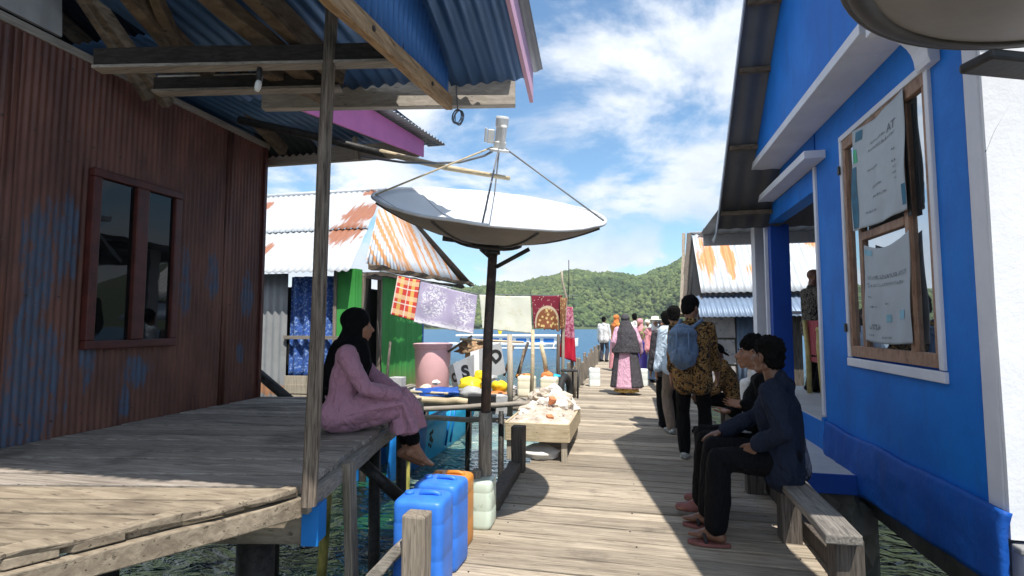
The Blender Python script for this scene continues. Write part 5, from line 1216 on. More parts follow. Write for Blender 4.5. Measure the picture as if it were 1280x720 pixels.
# ------------------------------------------------------------------ boats
def build_cyan_boat():
    t = thing('outrigger_boat', 'bright cyan wooden boat with a dark blue stern moored under the pole deck', 'boat', (-3.0, 9.0, -.9))
    A0 = V((-3.78, 7.2, 0)); A1 = V((-3.70, 12.6, 0)); d = (A1 - A0).normalized(); s = V((d.y, -d.x, 0)); L = (A1 - A0).length
    q = MB(); n, m = 60, 16
    def hull(a, b):
        c = A0 + d * L * a; w = .42 * (1 - max(0, (a - .35) / .65) ** 2.4) * (1 - .2 * max(0, (.2 - a) / .2)); sheer = -.12 + .30 * a ** 3; u = (b - .5) * 2
        kz = -1.15 + .85 * max(0, (a - .55) / .45) ** 1.8; z = kz + (sheer - kz) * abs(u) ** 2.2
        return c + s * (w * math.copysign(abs(u) ** .42, u)) + V((0, 0, z))
    q.grid(hull, n, m)
    q.mi = [1 if (i % n) / n < .20 + .012 * math.sin(i // n) else 0 for i in range(len(q.f))]
    q.build('hull', [M['cyan_paint'], M['boat_blue']], t, smooth=True, solid=.02)
    for u in (0, 1):
        g = MB(); g.tube([hull(k / 20, u) for k in range(20)], .022, 6); g.build('gunwale', M['boat_blue'], t, smooth=True)
    for y_ in (.42, .47):
        q = MB(); q.tube([hull(y_, 1) + V((.02, 0, .02)), hull(y_ - .02, .80) + V((.03, 0, 0))], .020, 7); q.build('rope', M['boat_blue'], t, smooth=True)
    # dark painted mark on the side
    q = MB()
    for a_, b_, r_ in ((.255, .90, .05), (.262, .93, .04), (.248, .925, .035), (.270, .885, .04), (.245, .875, .03), (.262, .86, .035)):
        c = hull(a_, b_) + s * .012; q.lathe(c, [(r_, -.004), (r_, .004), (0, .005)], 9, Ry(rad(90)))
    q.build('painted_mark', M['black'], t)
build_cyan_boat()
def build_passenger_boat():
    t = thing('passenger_boat', 'long white boat with blue stripes and a flat roof out on the bay', 'boat', (-9, 43, -.9))
    c = V((-11.0, 49.0, -.9)); d = V((.995, .10, 0)); s = V((-d.y, d.x, 0)); L = 12.5
    def bx(a0, a1, w, z0, z1, nm, mt, par=t):
        q = MB(); p = [c + d * a0 - s * w / 2, c + d * a1 - s * w / 2, c + d * a1 + s * w / 2, c + d * a0 + s * w / 2]; q.prism([x + V((0, 0, z0)) for x in p], (0, 0, z1 - z0)); return q.build(nm, M[mt], par, bevel=.03)
    q = MB()
    def hull(a, b):
        u = (b - .5) * 2; w = .75 * (1 - abs((a - .45) / .55) ** 3.5); return c + d * (-L / 2 + L * a) + s * w * math.copysign(abs(u) ** .6, u) + V((0, 0, -.3 + .85 * abs(u) ** 1.3 + .5 * max(0, (a - .8) / .2) ** 2))
    q.grid(hull, 30, 10); q.build('hull', M['white_paint'], t, smooth=True, solid=.05)
    bx(-5.0, 4.3, 1.3, .42, 1.15, 'cabin', 'white_paint'); bx(-5.4, 5.0, 1.7, 1.16, 1.34, 'roof', 'white_paint')
    for k in range(7): bx(-4.8 + 1.3 * k, -3.8 + 1.3 * k, 1.34, .62, 1.0, 'window', 'boat_blue')
    for sgn in (-1, 1):
        q = MB(); q.tube([c + d * -4.5 + s * sgn * 2.4 + V((0, 0, .12)), c + d * 4.8 + s * sgn * 2.4 + V((0, 0, .16))], .06, 7); q.build('outrigger', M['white_paint'], t, smooth=True)
        for k in (-4, 0, 4):
            q = MB(); q.tube([c + d * k + V((0, 0, .55)), c + d * k + s * sgn * 2.4 + V((0, 0, .2))], .05, 6); q.build('outrigger_arm', M['white_paint'], t, smooth=True)
    q = MB(); q.blob(c + d * -1.2 + V((0, 0, 1.75)), (.22, .2, .45), .2, 2, 2); q.build('cargo', M['yellow_plastic'], t, smooth=True)
build_passenger_boat()

# yellow chair seen through the doorway
def build_chair():
    t = thing('gilded_chair', 'gold framed chair with red upholstery inside the doorway', 'chair', (2.3, 7.0, .55))
    P = lambda x, y, z: V((2.28 + x, 7.05 + y, .55 + z))
    for p, nm in (([(0, 0, .02), (-.01, .0, .3), (-.03, 0, .62), (-.02, 0, .82)], 'front_post'), ([(.0, .5, 0), (0, .5, .5), (-.02, .52, .95)], 'rear_post')):
        q = MB(); q.tube([P(*k) for k in p], [.03, .034, .03, .028][:len(p)], 9); q.build(nm, M['gilt'], t, smooth=True)
    q = MB(); q.lathe(P(-.02, 0, .82), [(0, -.03), (.03, -.02), (.042, .01), (.03, .04), (0, .05)], 12); q.build('finial', M['gilt'], t, smooth=True)
    q = MB(); q.box(P(.30, .05, .40), (.60, .05, .07)); q.build('seat_rail', M['gilt'], t, bevel=.01)
    q = MB(); q.box(P(.30, .27, .44), (.56, .46, .07)); q.build('seat', M['red_cloth'], t, bevel=.02)
    q = MB(); q.box(P(.05, .40, .72), (.06, .5, .45)); q.build('backrest', M['red_cloth'], t, bevel=.02)
    q = MB(); q.tube([P(.58, 0, 0), P(.58, 0, .4)], .028, 8); q.build('leg', M['gilt'], t, smooth=True)
plain('gilt', (.55, .44, .16), .4, .15, 14, .2, metal=.2)
build_chair()
# broken trunk stump and stones in the water at lower right
q = MB(); q.tube([(1.58, 2.92, -1.6), (1.56, 2.92, .05), (1.50, 2.95, .22)], [.09, .085, .05], 9); q.tube([(1.57, 2.93, -.02), (1.66, 2.97, .12), (1.69, 2.99, .2)], [.06, .05, .035], 8)
tag(q.build('forked_stump', M['mossy_cement'], smooth=True), 'forked old stump standing in the water under the blue wall', 'stump')

# scraps lying about the pole deck
rr = random.Random(12)
for k, (px_, c_) in enumerate(((((-3.038, 7.501, 0.492)), 'rubble'), (((-2.919, 7.626, 0.554)), 'rubble_white'), (((-3.100, 7.283, 0.457)), 'block_grey'), (((-2.114, 7.802, 0.627)), 'ash_plastic'), (((-1.735, 7.692, 0.492)), 'block_grey'), (((-1.657, 8.214, 0.622)), 'orange_plastic'), (((-1.208, 8.219, 0.531)), 'rubble'), (((-1.185, 8.424, 0.612)), 'cyan_paint'))):
    q = MB(); q.blob(px_, (rr.uniform(.06, .13), rr.uniform(.05, .09), rr.uniform(.03, .05)), .6, 2, 2.4, seed=k + 20)
    tag(q.build('debris_scrap', M[c_]), 'small crumpled scrap among the clutter on the pole deck', 'scrap', 'scraps littering the pole deck')
for k, (a, b) in enumerate((((-2.740, 8.237, 1.199), (-1.688, 8.375, 1.150)), ((-2.937, 8.207, 0.988), (-2.575, 8.373, 1.250)), ((-1.992, 8.242, 0.612), (-1.855, 8.341, 1.098)), ((-1.725, 8.102, 0.531), (-1.690, 8.382, 1.046)), ((-3.288, 7.137, 0.470), (-2.502, 7.006, 0.475)), ((-1.605, 7.116, 0.334), (-1.094, 7.434, 0.371)))):
    q = MB(); q.tube([a, b], [.022, .018], 7); tag(q.build('loose_pole', M['bamboo_pale' if k in (0, 4) else 'rafter_wood'], smooth=True), ('pale rail pole lying level behind the D board', 'brown slanting stick left of the D board', 'first of two brown sticks leaning right of the D board', 'second brown stick leaning right of the D board', 'pale split bamboo lying below the pink barrel', 'brown pole lying at the foot of the rubble heap')[k], 'pole')

# ------------------------------------------------------------------ people
def ik(a, b, l1, l2, hint):
    """middle joint of a two-bone chain from a to b bending towards hint"""
    a, b = V(a), V(b); d = b - a; L = min(d.length, (l1 + l2) * .999); dn = d.normalized()
    x = (l1 * l1 - l2 * l2 + L * L) / (2 * L); h = math.sqrt(max(0, l1 * l1 - x * x)); hv = V(hint); hv = (hv - dn * hv.dot(dn)).normalized()
    return a + dn * x + hv * h
def soup(name, prims, mat, parent, vox=.008, smooth=5, wr=0.0, wf=14, seed=0, decim=0):
    """union of round cones and ellipsoids remeshed to one continuous skin"""
    bm = bmesh.new()
    for p in prims:
        if p[0] == 'c':
            _, a, ra, b, rb = p; a, b = V(a), V(b); d = b - a
            if d.length < 1e-4: d = V((0, 0, 1e-4))
            n = 14; dn = d.normalized(); x = dn.orthogonal().normalized(); y = dn.cross(x); rings = []
            prof = [(ra * math.cos(t), -ra * math.sin(t), a) for t in (1.35, .9, .45, 0)] + [(rb * math.cos(t), rb * math.sin(t), b) for t in (0, .45, .9, 1.35)]
            for r, h, c in prof: rings.append([bm.verts.new(c + dn * h + (x * math.cos(2 * math.pi * j / n) + y * math.sin(2 * math.pi * j / n)) * r) for j in range(n)])
            for i in range(len(rings) - 1):
                for j in range(n): bm.faces.new((rings[i][j], rings[i][(j + 1) % n], rings[i + 1][(j + 1) % n], rings[i + 1][j]))
            bm.faces.new(rings[0][::-1]); bm.faces.new(rings[-1])
        else:
            _, c, r, R = p; M4 = Matrix.Translation(V(c)) @ (R.to_4x4() if R is not None else Matrix.Identity(4)) @ Matrix.Diagonal((*r, 1))
            bmesh.ops.create_icosphere(bm, subdivisions=3, radius=1, matrix=M4)
    me = bpy.data.meshes.new(name + '_t'); bm.to_mesh(me); bm.free()
    o = bpy.data.objects.new(name + '_t', me); C.objects.link(o)
    r = o.modifiers.new('r', 'REMESH'); r.mode = 'VOXEL'; r.voxel_size = vox; r.adaptivity = 0
    if smooth: s = o.modifiers.new('s', 'SMOOTH'); s.factor = .5; s.iterations = smooth
    dg = bpy.context.evaluated_depsgraph_get(); out = bpy.data.meshes.new_from_object(o.evaluated_get(dg)); bpy.data.objects.remove(o); bpy.data.meshes.remove(me)
    out.name = name; out.materials.clear(); out.materials.append(mat)
    if wr:
        nr = [V(v.normal) for v in out.vertices]; off = V((seed * 3.1, seed * 1.7, seed * .9))
        for v, n in zip(out.vertices, nr):
            c = v.co; k = mnoise.noise(V((c.x * wf, c.y * wf, c.z * wf * .55)) + off) + .5 * mnoise.noise(V((c.x * wf * 2.3, c.y * wf * 2.3, c.z * wf * 1.1)) + off)
            v.co = c + n * wr * k
    out.polygons.foreach_set('use_smooth', [True] * len(out.polygons)); out.update()
    ob = bpy.data.objects.new(name, out); C.objects.link(ob); return adopt(ob, parent)

class Fig:
    """joint positions of one person in world space; loc is the ground (or seat) point, yaw 0 faces +y"""
    def __init__(s, loc, yaw, H=1.70, lean=0.0, seat=False, head_yaw=0.0, head_pitch=0.0, **ov):
        s.k = k = H / 1.70; s.loc = V(loc); s.R = Rz(yaw); s.H = H
        up = V((0, math.sin(lean), math.cos(lean))); hz = .09 if seat else .94
        P = {'pelvis': V((0, 0, hz)), 'waist': V((0, 0, hz)) + up * .15, 'chest': V((0, .01, hz)) + up * .33, 'neck': V((0, .0, hz)) + up * .50, 'head': V((0, .035, hz)) + up * .665}
        for sd, n in ((-1, 'L'), (1, 'R')):
            P['sho' + n] = V((sd * .178, -.005, hz)) + up * .455; P['hip' + n] = V((sd * .085, 0, hz - .02 if not seat else hz))
            if seat: P['knee' + n] = V((sd * .11, .42, hz + .03)); P['ank' + n] = V((sd * .11, .42, hz - .40))
            else: P['knee' + n] = V((sd * .095, .02, .50)); P['ank' + n] = V((sd * .10, -.03, .085))
            P['wri' + n] = V((sd * .25, .06, hz - .08)) if not seat else V((sd * .14, .30, hz + .09))
        P = {q: v * k for q, v in P.items()}
        for q, v in ov.items():
            if q in P: P[q] = V(v)
        s.J = {q: s.loc + s.R @ v for q, v in P.items()}
        s.right = s.R @ V((1, 0, 0)); s.fwd = s.R @ V((0, 1, 0)); s.up = s.R @ up
        for n, sd in (('L', -1), ('R', 1)):
            eh = ov.get('elb' + n); s.J['elb' + n] = s.loc + s.R @ V(eh) if eh else ik(s.J['sho' + n], s.J['wri' + n], .285 * k, .255 * k, s.R @ V((sd * .55, -1, -.35)))
            if 'knee' + n not in ov: s.J['knee' + n] = ik(s.J['hip' + n], s.J['ank' + n], .44 * k, .42 * k, s.R @ V((sd * .12, 1, .3)))
        hr = Rz(yaw + head_yaw) @ Rx(head_pitch); s.hr = hr; s.hf = hr @ V((0, 1, 0)); s.hu = hr @ V((0, 0, 1)); s.hx = hr @ V((1, 0, 0))
    def head(s, ears=True):
        c, k, R = s.J['head'], s.k, s.hr; f, u, x = s.hf * k, s.hu * k, s.hx * k
        p = [('e', c + u * .035 - f * .012, (.074 * k, .093 * k, .082 * k), R), ('e', c - u * .02 + f * .022, (.063 * k, .070 * k, .092 * k), R), ('e', c - u * .094 + f * .064, (.030 * k, .028 * k, .026 * k), R),
             ('c', c - u * .06 - f * .02 + x * .045, .028 * k, c - u * .085 + f * .05 + x * .012, .022 * k), ('c', c - u * .06 - f * .02 - x * .045, .028 * k, c - u * .085 + f * .05 - x * .012, .022 * k),
             ('c', c + f * .084 + u * .014, .010 * k, c + f * .114 - u * .028, .0145 * k), ('e', c + f * .100 - u * .034, (.021 * k, .015 * k, .012 * k), R),
             ('c', c + f * .078 + u * .024 - x * .035, .011 * k, c + f * .078 + u * .024 + x * .035, .011 * k),
             ('e', c + f * .093 - u * .060, (.024 * k, .015 * k, .010 * k), R), ('e', c + f * .091 - u * .074, (.021 * k, .015 * k, .010 * k), R),
             ('c', s.J['neck'] - s.up * .04 * k, .062 * k, c - u * .05 - f * .018, .053 * k)]
        for sd in (-1, 1):
            p.append(('e', c + f * .055 - u * .02 + x * sd * .04, (.024 * k, .022 * k, .026 * k), R))
            if ears: p.append(('e', c - f * .012 - u * .006 + x * sd * .076, (.010 * k, .020 * k, .032 * k), R @ Rz(sd * .3)))
        return p
    def hand(s, n, d=None, palm=None, curl=.35, spread=.06, r=.0082):
        """five fingers on a palm; d finger direction, palm the palm's facing"""
        k = s.k; w = s.J['wri' + n]; d = V(d).normalized() if d is not None else (w - s.J['elb' + n]).normalized(); sd = 1 if n == 'R' else -1
        pl = V(palm) if palm is not None else -s.right * sd; pl = (pl - d * pl.dot(d)).normalized(); t = d.cross(pl) * sd      # towards the thumb side
        if True:
            t = pl.cross(d) * (-sd)
        p = []; K = []
        for i in range(4):
            o = (1.5 - i) * .0195 * k; kn = w + d * (.088 - .004 * abs(i - 1.2)) * k + t * o; K.append(kn); p.append(('c', w + d * .012 * k + t * o * .55, .015 * k, kn, .0118 * k))
        p.append(('c', w - d * .01 * k, .024 * k, w + d * .04 * k, .020 * k))
        for i, L in enumerate((.070, .078, .073, .057)):
            a = K[i]; dd = (d + t * (1.5 - i) * spread).normalized(); ang = 0
            for j, (l, rr) in enumerate(((.45, r), (.31, r * .94), (.26, r * .82))):
                ang += curl * (.7 if j == 0 else 1.0); q = dd * math.cos(ang) + pl * math.sin(ang); b = a + q * L * l * k; p.append(('c', a, rr * k, b, rr * .93 * k)); a = b
        a = w + d * .022 * k + t * .024 * k; q = (d * .72 + t * .62 + pl * .28).normalized(); b = a + q * .042 * k; p.append(('c', w + d * .01 * k, .015 * k, a, .015 * k)); p.append(('c', a, .0125 * k, b, .0105 * k)); q2 = (d * .92 + t * .30 + pl * .3).normalized(); p.append(('c', b, .0105 * k, b + q2 * .034 * k, .0085 * k))
        return p
    def torso(s, g=0.0, fem=False):
        J, k, x = s.J, s.k, s.right; p = []
        wp, ww, wc = (.080, .058, .068) if fem else (.070, .068, .085)
        rp, rw, rc = (.108, .088, .095) if fem else (.102, .098, .105)
        for sd in (-1, 1):
            a, b, c = J['pelvis'] + x * sd * wp * k, J['waist'] + x * sd * ww * k, J['chest'] + x * sd * wc * k
            p += [('c', a, rp * k + g, b, rw * k + g), ('c', b, rw * k + g, c, rc * k + g)]
            sh = J['shoR' if sd > 0 else 'shoL']; p += [('c', c, rc * k * .92 + g, J['neck'] + (sh - J['neck']) * .55 - s.up * .05 * k, .066 * k + g), ('c', J['neck'] - s.up * .035 * k, .050 * k + g * .6, sh, .050 * k + g)]
        return p
    def arm(s, n, g=0.0, upto=1.0):
        J, k = s.J, s.k; a, b, c = J['sho' + n], J['elb' + n], J['wri' + n]; p = [('c', a, .052 * k + g, b, .039 * k + g)]
        if upto < .5: return [('c', a, .052 * k + g, a.lerp(b, upto * 2), .047 * k + g * 1.1)]
        e = b.lerp(c, (upto - .5) * 2 if upto < 1 else 1); p += [('c', b, .040 * k + g, b.lerp(e, .35), .040 * k + g), ('c', b.lerp(e, .35), .040 * k + g, e, (.027 * k + (.012 * k if upto < 1 else 0)) + g)]
        return p
    def leg(s, n, g=0.0, upto=1.0, flare=0.0):
        J, k = s.J, s.k; a, b, c = J['hip' + n], J['knee' + n], J['ank' + n]; e = b.lerp(c, upto)
        return [('c', a, .088 * k + g, b, .058 * k + g), ('c', b, .058 * k + g, b.lerp(e, .35), .056 * k + g + flare * .4), ('c', b.lerp(e, .35), .056 * k + g + flare * .4, e, .036 * k + g + flare)]
    def foot(s, n, d=None, g=0.0, flat=True):
        J, k = s.J, s.k; a = J['ank' + n]; d = V(d).normalized() if d is not None else s.fwd; dn = V((0, 0, -1)) if flat else (-(V((0, 0, 1)) - d * d.z)).normalized()
        h = a + dn * .045 * k - d * .03 * k; b = a + d * .10 * k + dn * .052 * k; t = d.cross(V((0, 0, 1))).normalized(); p = [('c', a, .036 * k + g, h, .036 * k + g), ('c', a, .036 * k + g, b, .026 * k + g), ('c', h, .034 * k + g, b, .030 * k + g)]
        for i in range(5): o = (i - 2) * .0165 * k; p.append(('c', b + t * o * .8, .022 * k + g * .6, b + t * o + d * (.075 - .006 * abs(i - 1)) * k + dn * .008 * k, .0105 * k + g))
        return p
    def shoe(s, n, d=None):
        J, k = s.J, s.k; a = J['ank' + n]; d = V(d).normalized() if d is not None else s.fwd; t = d.cross(V((0, 0, 1))).normalized(); z = s.floor(n); h = V((a.x, a.y, z + .035)) - d * .045; b = V((a.x, a.y, z + .034)) + d * .10; e = V((a.x, a.y, z + .030)) + d * .165
        return [('c', a + V((0, 0, .0)), .046, h, .036), ('c', a, .044, b, .034)] + [q for o in (-.018, .018) for q in (('c', h + t * o * .7, .034, b + t * o, .033), ('c', b + t * o, .033, e + t * o * .6, .028))]
    def floor(s, n): return s.J['ank' + n].z - .085 * s.k
    def body(s, root, mat='skin', vox=.008, hands=None, feet=(), feetd=None, fem=False):
        p = s.torso(-.012, fem) + s.head(not fem)
        for n in 'LR': p += s.arm(n) + s.leg(n) + s.hand(n, **((hands or {}).get(n, {})))
        for n in 'LR': p += s.foot(n, (feetd or {}).get(n), flat=n not in feet)
        return soup('body', p, M[mat], root, vox, 3)
    def eyes(s, root):
        c, k = s.J['head'], s.k
        for sd in (-1, 1):
            e = c + s.hf * .0785 * k + s.hx * sd * .031 * k + s.hu * .002 * k
            q = MB(); q.blob(e, .0088 * k, 0, 2); eo = q.build('eye', M['eye_white'], root, smooth=True)
            q = MB(); q.blob(e + s.hf * .0042 * k, .0062 * k, 0, 2); q.build('iris', M['iris_dark'], eo, smooth=True)
            q = MB(); q.tube([c + s.hf * f * k + s.hx * sd * x * k + s.hu * u * k for x, u, f in ((.016, .026, .092), (.032, .032, .089), (.050, .026, .078))], [.003, .0042, .002], 6); q.build('eyebrow', M['hair_black'], root, smooth=True)
        q = MB(); q.tube([c + s.hf * f * k + s.hx * x * k - s.hu * u * k for x, u, f in ((-.023, .066, .088), (-.010, .0655, .0995), (0, .0665, .100), (.010, .0655, .0995), (.023, .066, .088))], [.002, .0055, .005, .0055, .002], 6); q.build('lips', M['lip'], root, smooth=True)
    def hair(s, root, top=.0, sides=.0, wr=.006, vox=.008, mat='hair_black'):
        c, k, R = s.J['head'], s.k, s.hr; f, u, x = s.hf * k, s.hu * k, s.hx * k
        p = [('e', c + u * (.052 + top * .5) - f * .018, ((.079 + sides) * k, (.097 + sides * .6) * k, (.076 + top) * k), R), ('e', c + u * .012 - f * .045, ((.078 + sides) * k, .066 * k, .078 * k), R), ('c', c - f * .06 - u * .035 - x * .02, .045 * k, c - f * .06 - u * .035 + x * .02, .045 * k)]
        return soup('hair', p, M[mat], root, vox, 1, wr, 62, 3)
    def shirt(s, root, mat, sleeve=1.0, g=.014, hem=.0, wr=.007, vox=.009, name='shirt', fem=False, seed=1, collar=True):
        p = s.torso(g, fem)
        for n in 'LR': p += s.arm(n, g, sleeve)
        if hem:
            for sd in (-1, 1): a = s.J['pelvis'] + s.right * sd * .075 * s.k; p.append(('c', a, .112 * s.k + g, a - s.up * hem, .115 * s.k + g))
        if collar: p.append(('c', s.J['neck'] - s.up * .02 * s.k, .068 * s.k, s.J['neck'] + s.up * .015 * s.k - s.fwd * .01, .062 * s.k))
        return soup(name, p, M[mat], root, vox, 3, wr, 13, seed)
    def trousers(s, root, mat, g=.012, flare=.014, wr=.006, vox=.009, upto=.97, name='trousers', seed=2):
        p = [('c', s.J['pelvis'] + s.right * sd * .075 * s.k, .106 * s.k + g, s.J['waist'] * .5 + s.J['pelvis'] * .5 + s.right * sd * .065 * s.k, .098 * s.k + g) for sd in (-1, 1)]
        for n in 'LR': p += s.leg(n, g, upto, flare)
        return soup(name, p, M[mat], root, vox, 3, wr, 11, seed)
def person(label, loc, group=None): return thing('person', label, 'person', loc, group)
def skirt(name, rings, mat, parent, folds=7, amp=.012, seed=0):
    """cloth hung through rings: (centre, x-radius, y-radius, yaw)"""
    q = MB(); n = 72
    def fn(a, b):
        t = b * (len(rings) - 1); i = min(int(t), len(rings) - 2); f = t - i; c0, rx0, ry0, w0 = rings[i]; c1, rx1, ry1, w1 = rings[i + 1]
        th = a * 2 * math.pi; k = 1 + amp * 10 * b * math.sin(th * folds + 2.1 * b + seed) * (.6 + .6 * mnoise.noise(V((math.cos(th) * 1.5, math.sin(th) * 1.5, seed)))) ; rx = (rx0 + (rx1 - rx0) * f) * k; ry = (ry0 + (ry1 - ry0) * f) * k
        c = V(c0).lerp(V(c1), f); return c + Rz(w0 + (w1 - w0) * f) @ V((rx * math.cos(th), ry * math.sin(th), 0))
    q.grid(fn, n, 30); return q.build(name, M[mat], parent, smooth=True, solid=.004)

# --- woman in mauve sitting on the platform edge
def seated_woman():
    loc = V((-2.02, 3.40, .73)); t = person('woman in a black headscarf and mauve dress, sitting barefoot on the platform edge', loc); yw = rad(-66)
    f = Fig(loc, yw, 1.60, .12, True, head_yaw=rad(14), head_pitch=rad(-4), wriR=(.13, .40, .215), wriL=(-.02, .42, .205), kneeR=(.085, .42, .165), ankR=(.075, .53, -.17), kneeL=(-.075, .42, .155), ankL=(-.05, .47, -.20))
    d = f.R @ V((.05, .9, -.42)); J = f.J
    f.body(t, 'skin', .0075, hands={'R': dict(d=f.R @ V((-.5, .8, -.35)), palm=V((0, 0, -1)), curl=.25), 'L': dict(d=f.R @ V((.3, .9, -.3)), palm=V((0, 0, -1)), curl=.3)}, feet=('L', 'R'), feetd={'L': d, 'R': d}, fem=True); f.eyes(t)
    g = .022; p = f.torso(g, True) + f.arm('R', .016, .96) + f.arm('L', .016, .96)
    for n in 'LR': p += [('c', J['hip' + n], .115, J['knee' + n], .082), ('c', J['knee' + n], .082, J['knee' + n].lerp(J['ank' + n], .50), .082)]
    p += [('c', J['kneeL'].lerp(J['kneeR'], .5), .08, J['hipL'].lerp(J['hipR'], .5), .11), ('c', J['kneeL'].lerp(J['kneeR'], .5), .08, J['kneeL'].lerp(J['kneeR'], .5).lerp(J['ankL'].lerp(J['ankR'], .5), .48), .085)]
    for sd in (-1, 1): p.append(('c', J['pelvis'] + f.right * sd * .085 - f.fwd * .03, .115, J['pelvis'] + f.right * sd * .085 - f.fwd * .03 - V((0, 0, .0)), .115))
    soup('dress', p, M['mauve_cloth'], t, .008, 3, .009, 11, 4)
    # the skirt hangs as one draped tube over both thighs and shins
    kn = J['kneeL'].lerp(J['kneeR'], .5); an = J['ankL'].lerp(J['ankR'], .5); pe = J['pelvis']
    path = [pe + f.up * .10 - f.fwd * .01, pe + f.fwd * .06 + V((0, 0, .01)), pe.lerp(kn, .45) + V((0, 0, .0)), kn + f.fwd * .015 + V((0, 0, -.01)), kn.lerp(an, .30) + f.fwd * .015, kn.lerp(an, .58) + f.fwd * .005]
    RX = [.155, .188, .182, .168, .172, .182]; RY = [.125, .150, .122, .112, .108, .118]; q = MB()
    nrm_ = [(path[min(i + 1, 5)] - path[max(i - 1, 0)]).normalized() for i in range(6)]
    def fn(a, b):
        t_ = b * 5; i = min(int(t_), 4); u = t_ - i; u2 = u * u * (3 - 2 * u); c = path[i].lerp(path[i + 1], u); d_ = nrm_[i].lerp(nrm_[i + 1], u2).normalized(); y_ = d_.cross(f.right).normalized(); th = a * 2 * math.pi
        fold = (.004 + .016 * b) * math.sin(th * 6 + 4 * b + 1.5 * mnoise.noise(V((math.cos(th), math.sin(th), b * 3)))) + .012 * abs(math.sin(b * 19 + 3 * mnoise.noise(V((th, b * 4, 2))))) * max(0, .75 - b)
        return c + f.right * ((RX[i] + (RX[i + 1] - RX[i]) * u2 + fold) * math.cos(th)) + y_ * ((RY[i] + (RY[i + 1] - RY[i]) * u2 + fold) * math.sin(th))
    q.grid(fn, 96, 70); q.build('skirt', M['mauve_cloth'], t, smooth=True, solid=.003)
    q = MB(); c = J['waist'] - f.up * .02
    q.tube([c + f.R @ V((.158 * math.cos(a), .118 * math.sin(a), .004 * math.sin(a * 3))) for a in np.linspace(0, 6.283, 33)], .007, 6, cap=False); so = q.build('sash', M['mauve_cloth'], t, smooth=True)
    q = MB(); q.tube([c + f.R @ V((.150, .04, 0)), c + f.R @ V((.168, .06, -.08)), c + f.R @ V((.160, .07, -.16))], .007, 6); q.build('sash_end', M['mauve_cloth'], so, smooth=True)
    p = []
    for n in 'LR': p += [('c', J['knee' + n].lerp(J['ank' + n], .45), .062, J['knee' + n].lerp(J['ank' + n], .78), .055)]
    soup('leggings', p, M['black_cloth'], t, .008, 3, .007, 18, 2)
    h, u, fw, x = J['head'], f.hu, f.hf, f.hx; k = f.k
    p = [('e', h + u * .038 - fw * .022, (.088, .106, .098), f.hr), ('e', h - u * .035 - fw * .03, (.083, .082, .095), f.hr), ('c', h - u * .07 - fw * .035, .085, J['neck'] - f.up * .05 - f.fwd * .02, .112), ('c', h - u * .10 + fw * .035, .045, J['chest'] + f.fwd * .085 + f.up * .04, .075),
         ('c', J['neck'] - f.up * .04 - f.fwd * .03, .12, J['chest'] - f.fwd * .075 - f.up * .02, .105), ('c', J['chest'] - f.fwd * .075 - f.right * .03, .10, J['waist'] - f.fwd * .13 - f.right * .06 - f.up * .02, .062), ('c', J['neck'] - f.up * .03 + f.right * .06, .085, J['shoR'] - f.up * .02 - f.right * .02, .062),
         ('c', J['neck'] - f.up * .03 - f.right * .06, .085, J['shoL'] - f.up * .04, .075), ('c', J['chest'] + f.fwd * .085 + f.up * .04, .072, J['chest'] + f.fwd * .10 + f.right * .03 - f.up * .14, .035)]
    soup('headscarf', p, M['black_cloth'], t, .008, 4, .006, 12, 6)
seated_woman()

# --- two men on the bench
def bench_man_near():
    loc = V((.985, 3.80, .475)); t = person('man in a dark blue grey shirt on the near end of the bench, back turned', loc); yw = rad(62)
    f = Fig(loc, yw, 1.70, .08, True, head_yaw=rad(-22), head_pitch=rad(3), kneeL=(-.26, .34, .08), ankL=(-.29, .36, -.365), kneeR=(-.02, .46, .10), ankR=(-.04, .50, -.365), wriL=(-.215, .12, .20), elbL=(-.285, -.06, .305), wriR=(.06, .42, .20))
    f.body(t, 'skin_dark', .0062, hands={'L': dict(d=f.R @ V((-.05, .55, -.8)), palm=f.R @ V((.85, .3, -.3)), curl=.22, spread=.05), 'R': dict(d=f.R @ V((-.3, 1, -.3)), palm=V((0, 0, -1)), curl=.3)}); f.eyes(t)
    f.shirt(t, 'navy_shirt', 1.0 - .06, .018, .07, .010, .0075, seed=3); f.trousers(t, 'dark_trousers', .018, .022, .008, .0085, .93); f.hair(t, .014, .006, .013)
    J = f.J; p = [('c', J['neck'] - f.up * .01 - f.fwd * .02, .066, J['neck'] + f.up * .03 - f.fwd * .018, .060)]; soup('collar', p, M['navy_shirt'], t, .006, 2)
    for n in 'LR':
        a = J['ank' + n]; d = V((-.97, .1, 0)).normalized() if n == 'L' else V((-1, .25, 0)).normalized(); q = MB(); s_ = V((-d.y, d.x, 0)); z = .004
        pts = []
        for k in range(24):
            th = 2 * math.pi * k / 24; pts.append(V((a.x, a.y, z)) + d * (.045 + .135 * math.cos(th)) + s_ * (.043 + .006 * math.cos(th)) * math.sin(th))
        q.prism(pts, (0, 0, .022)); so = q.build('sandal', M['shoe_red'], t, bevel=.004)
        q = MB(); q.tube([V((a.x, a.y, .03)) + d * .06 + s_ * .045, V((a.x, a.y, .07)) + d * .075, V((a.x, a.y, .03)) + d * .06 - s_ * .045], .011, 7); q.build('strap', M['black'], so, smooth=True)
plain('shoe_red', (.20, .07, .06), .6, .2, 12, .1)
bench_man_near()
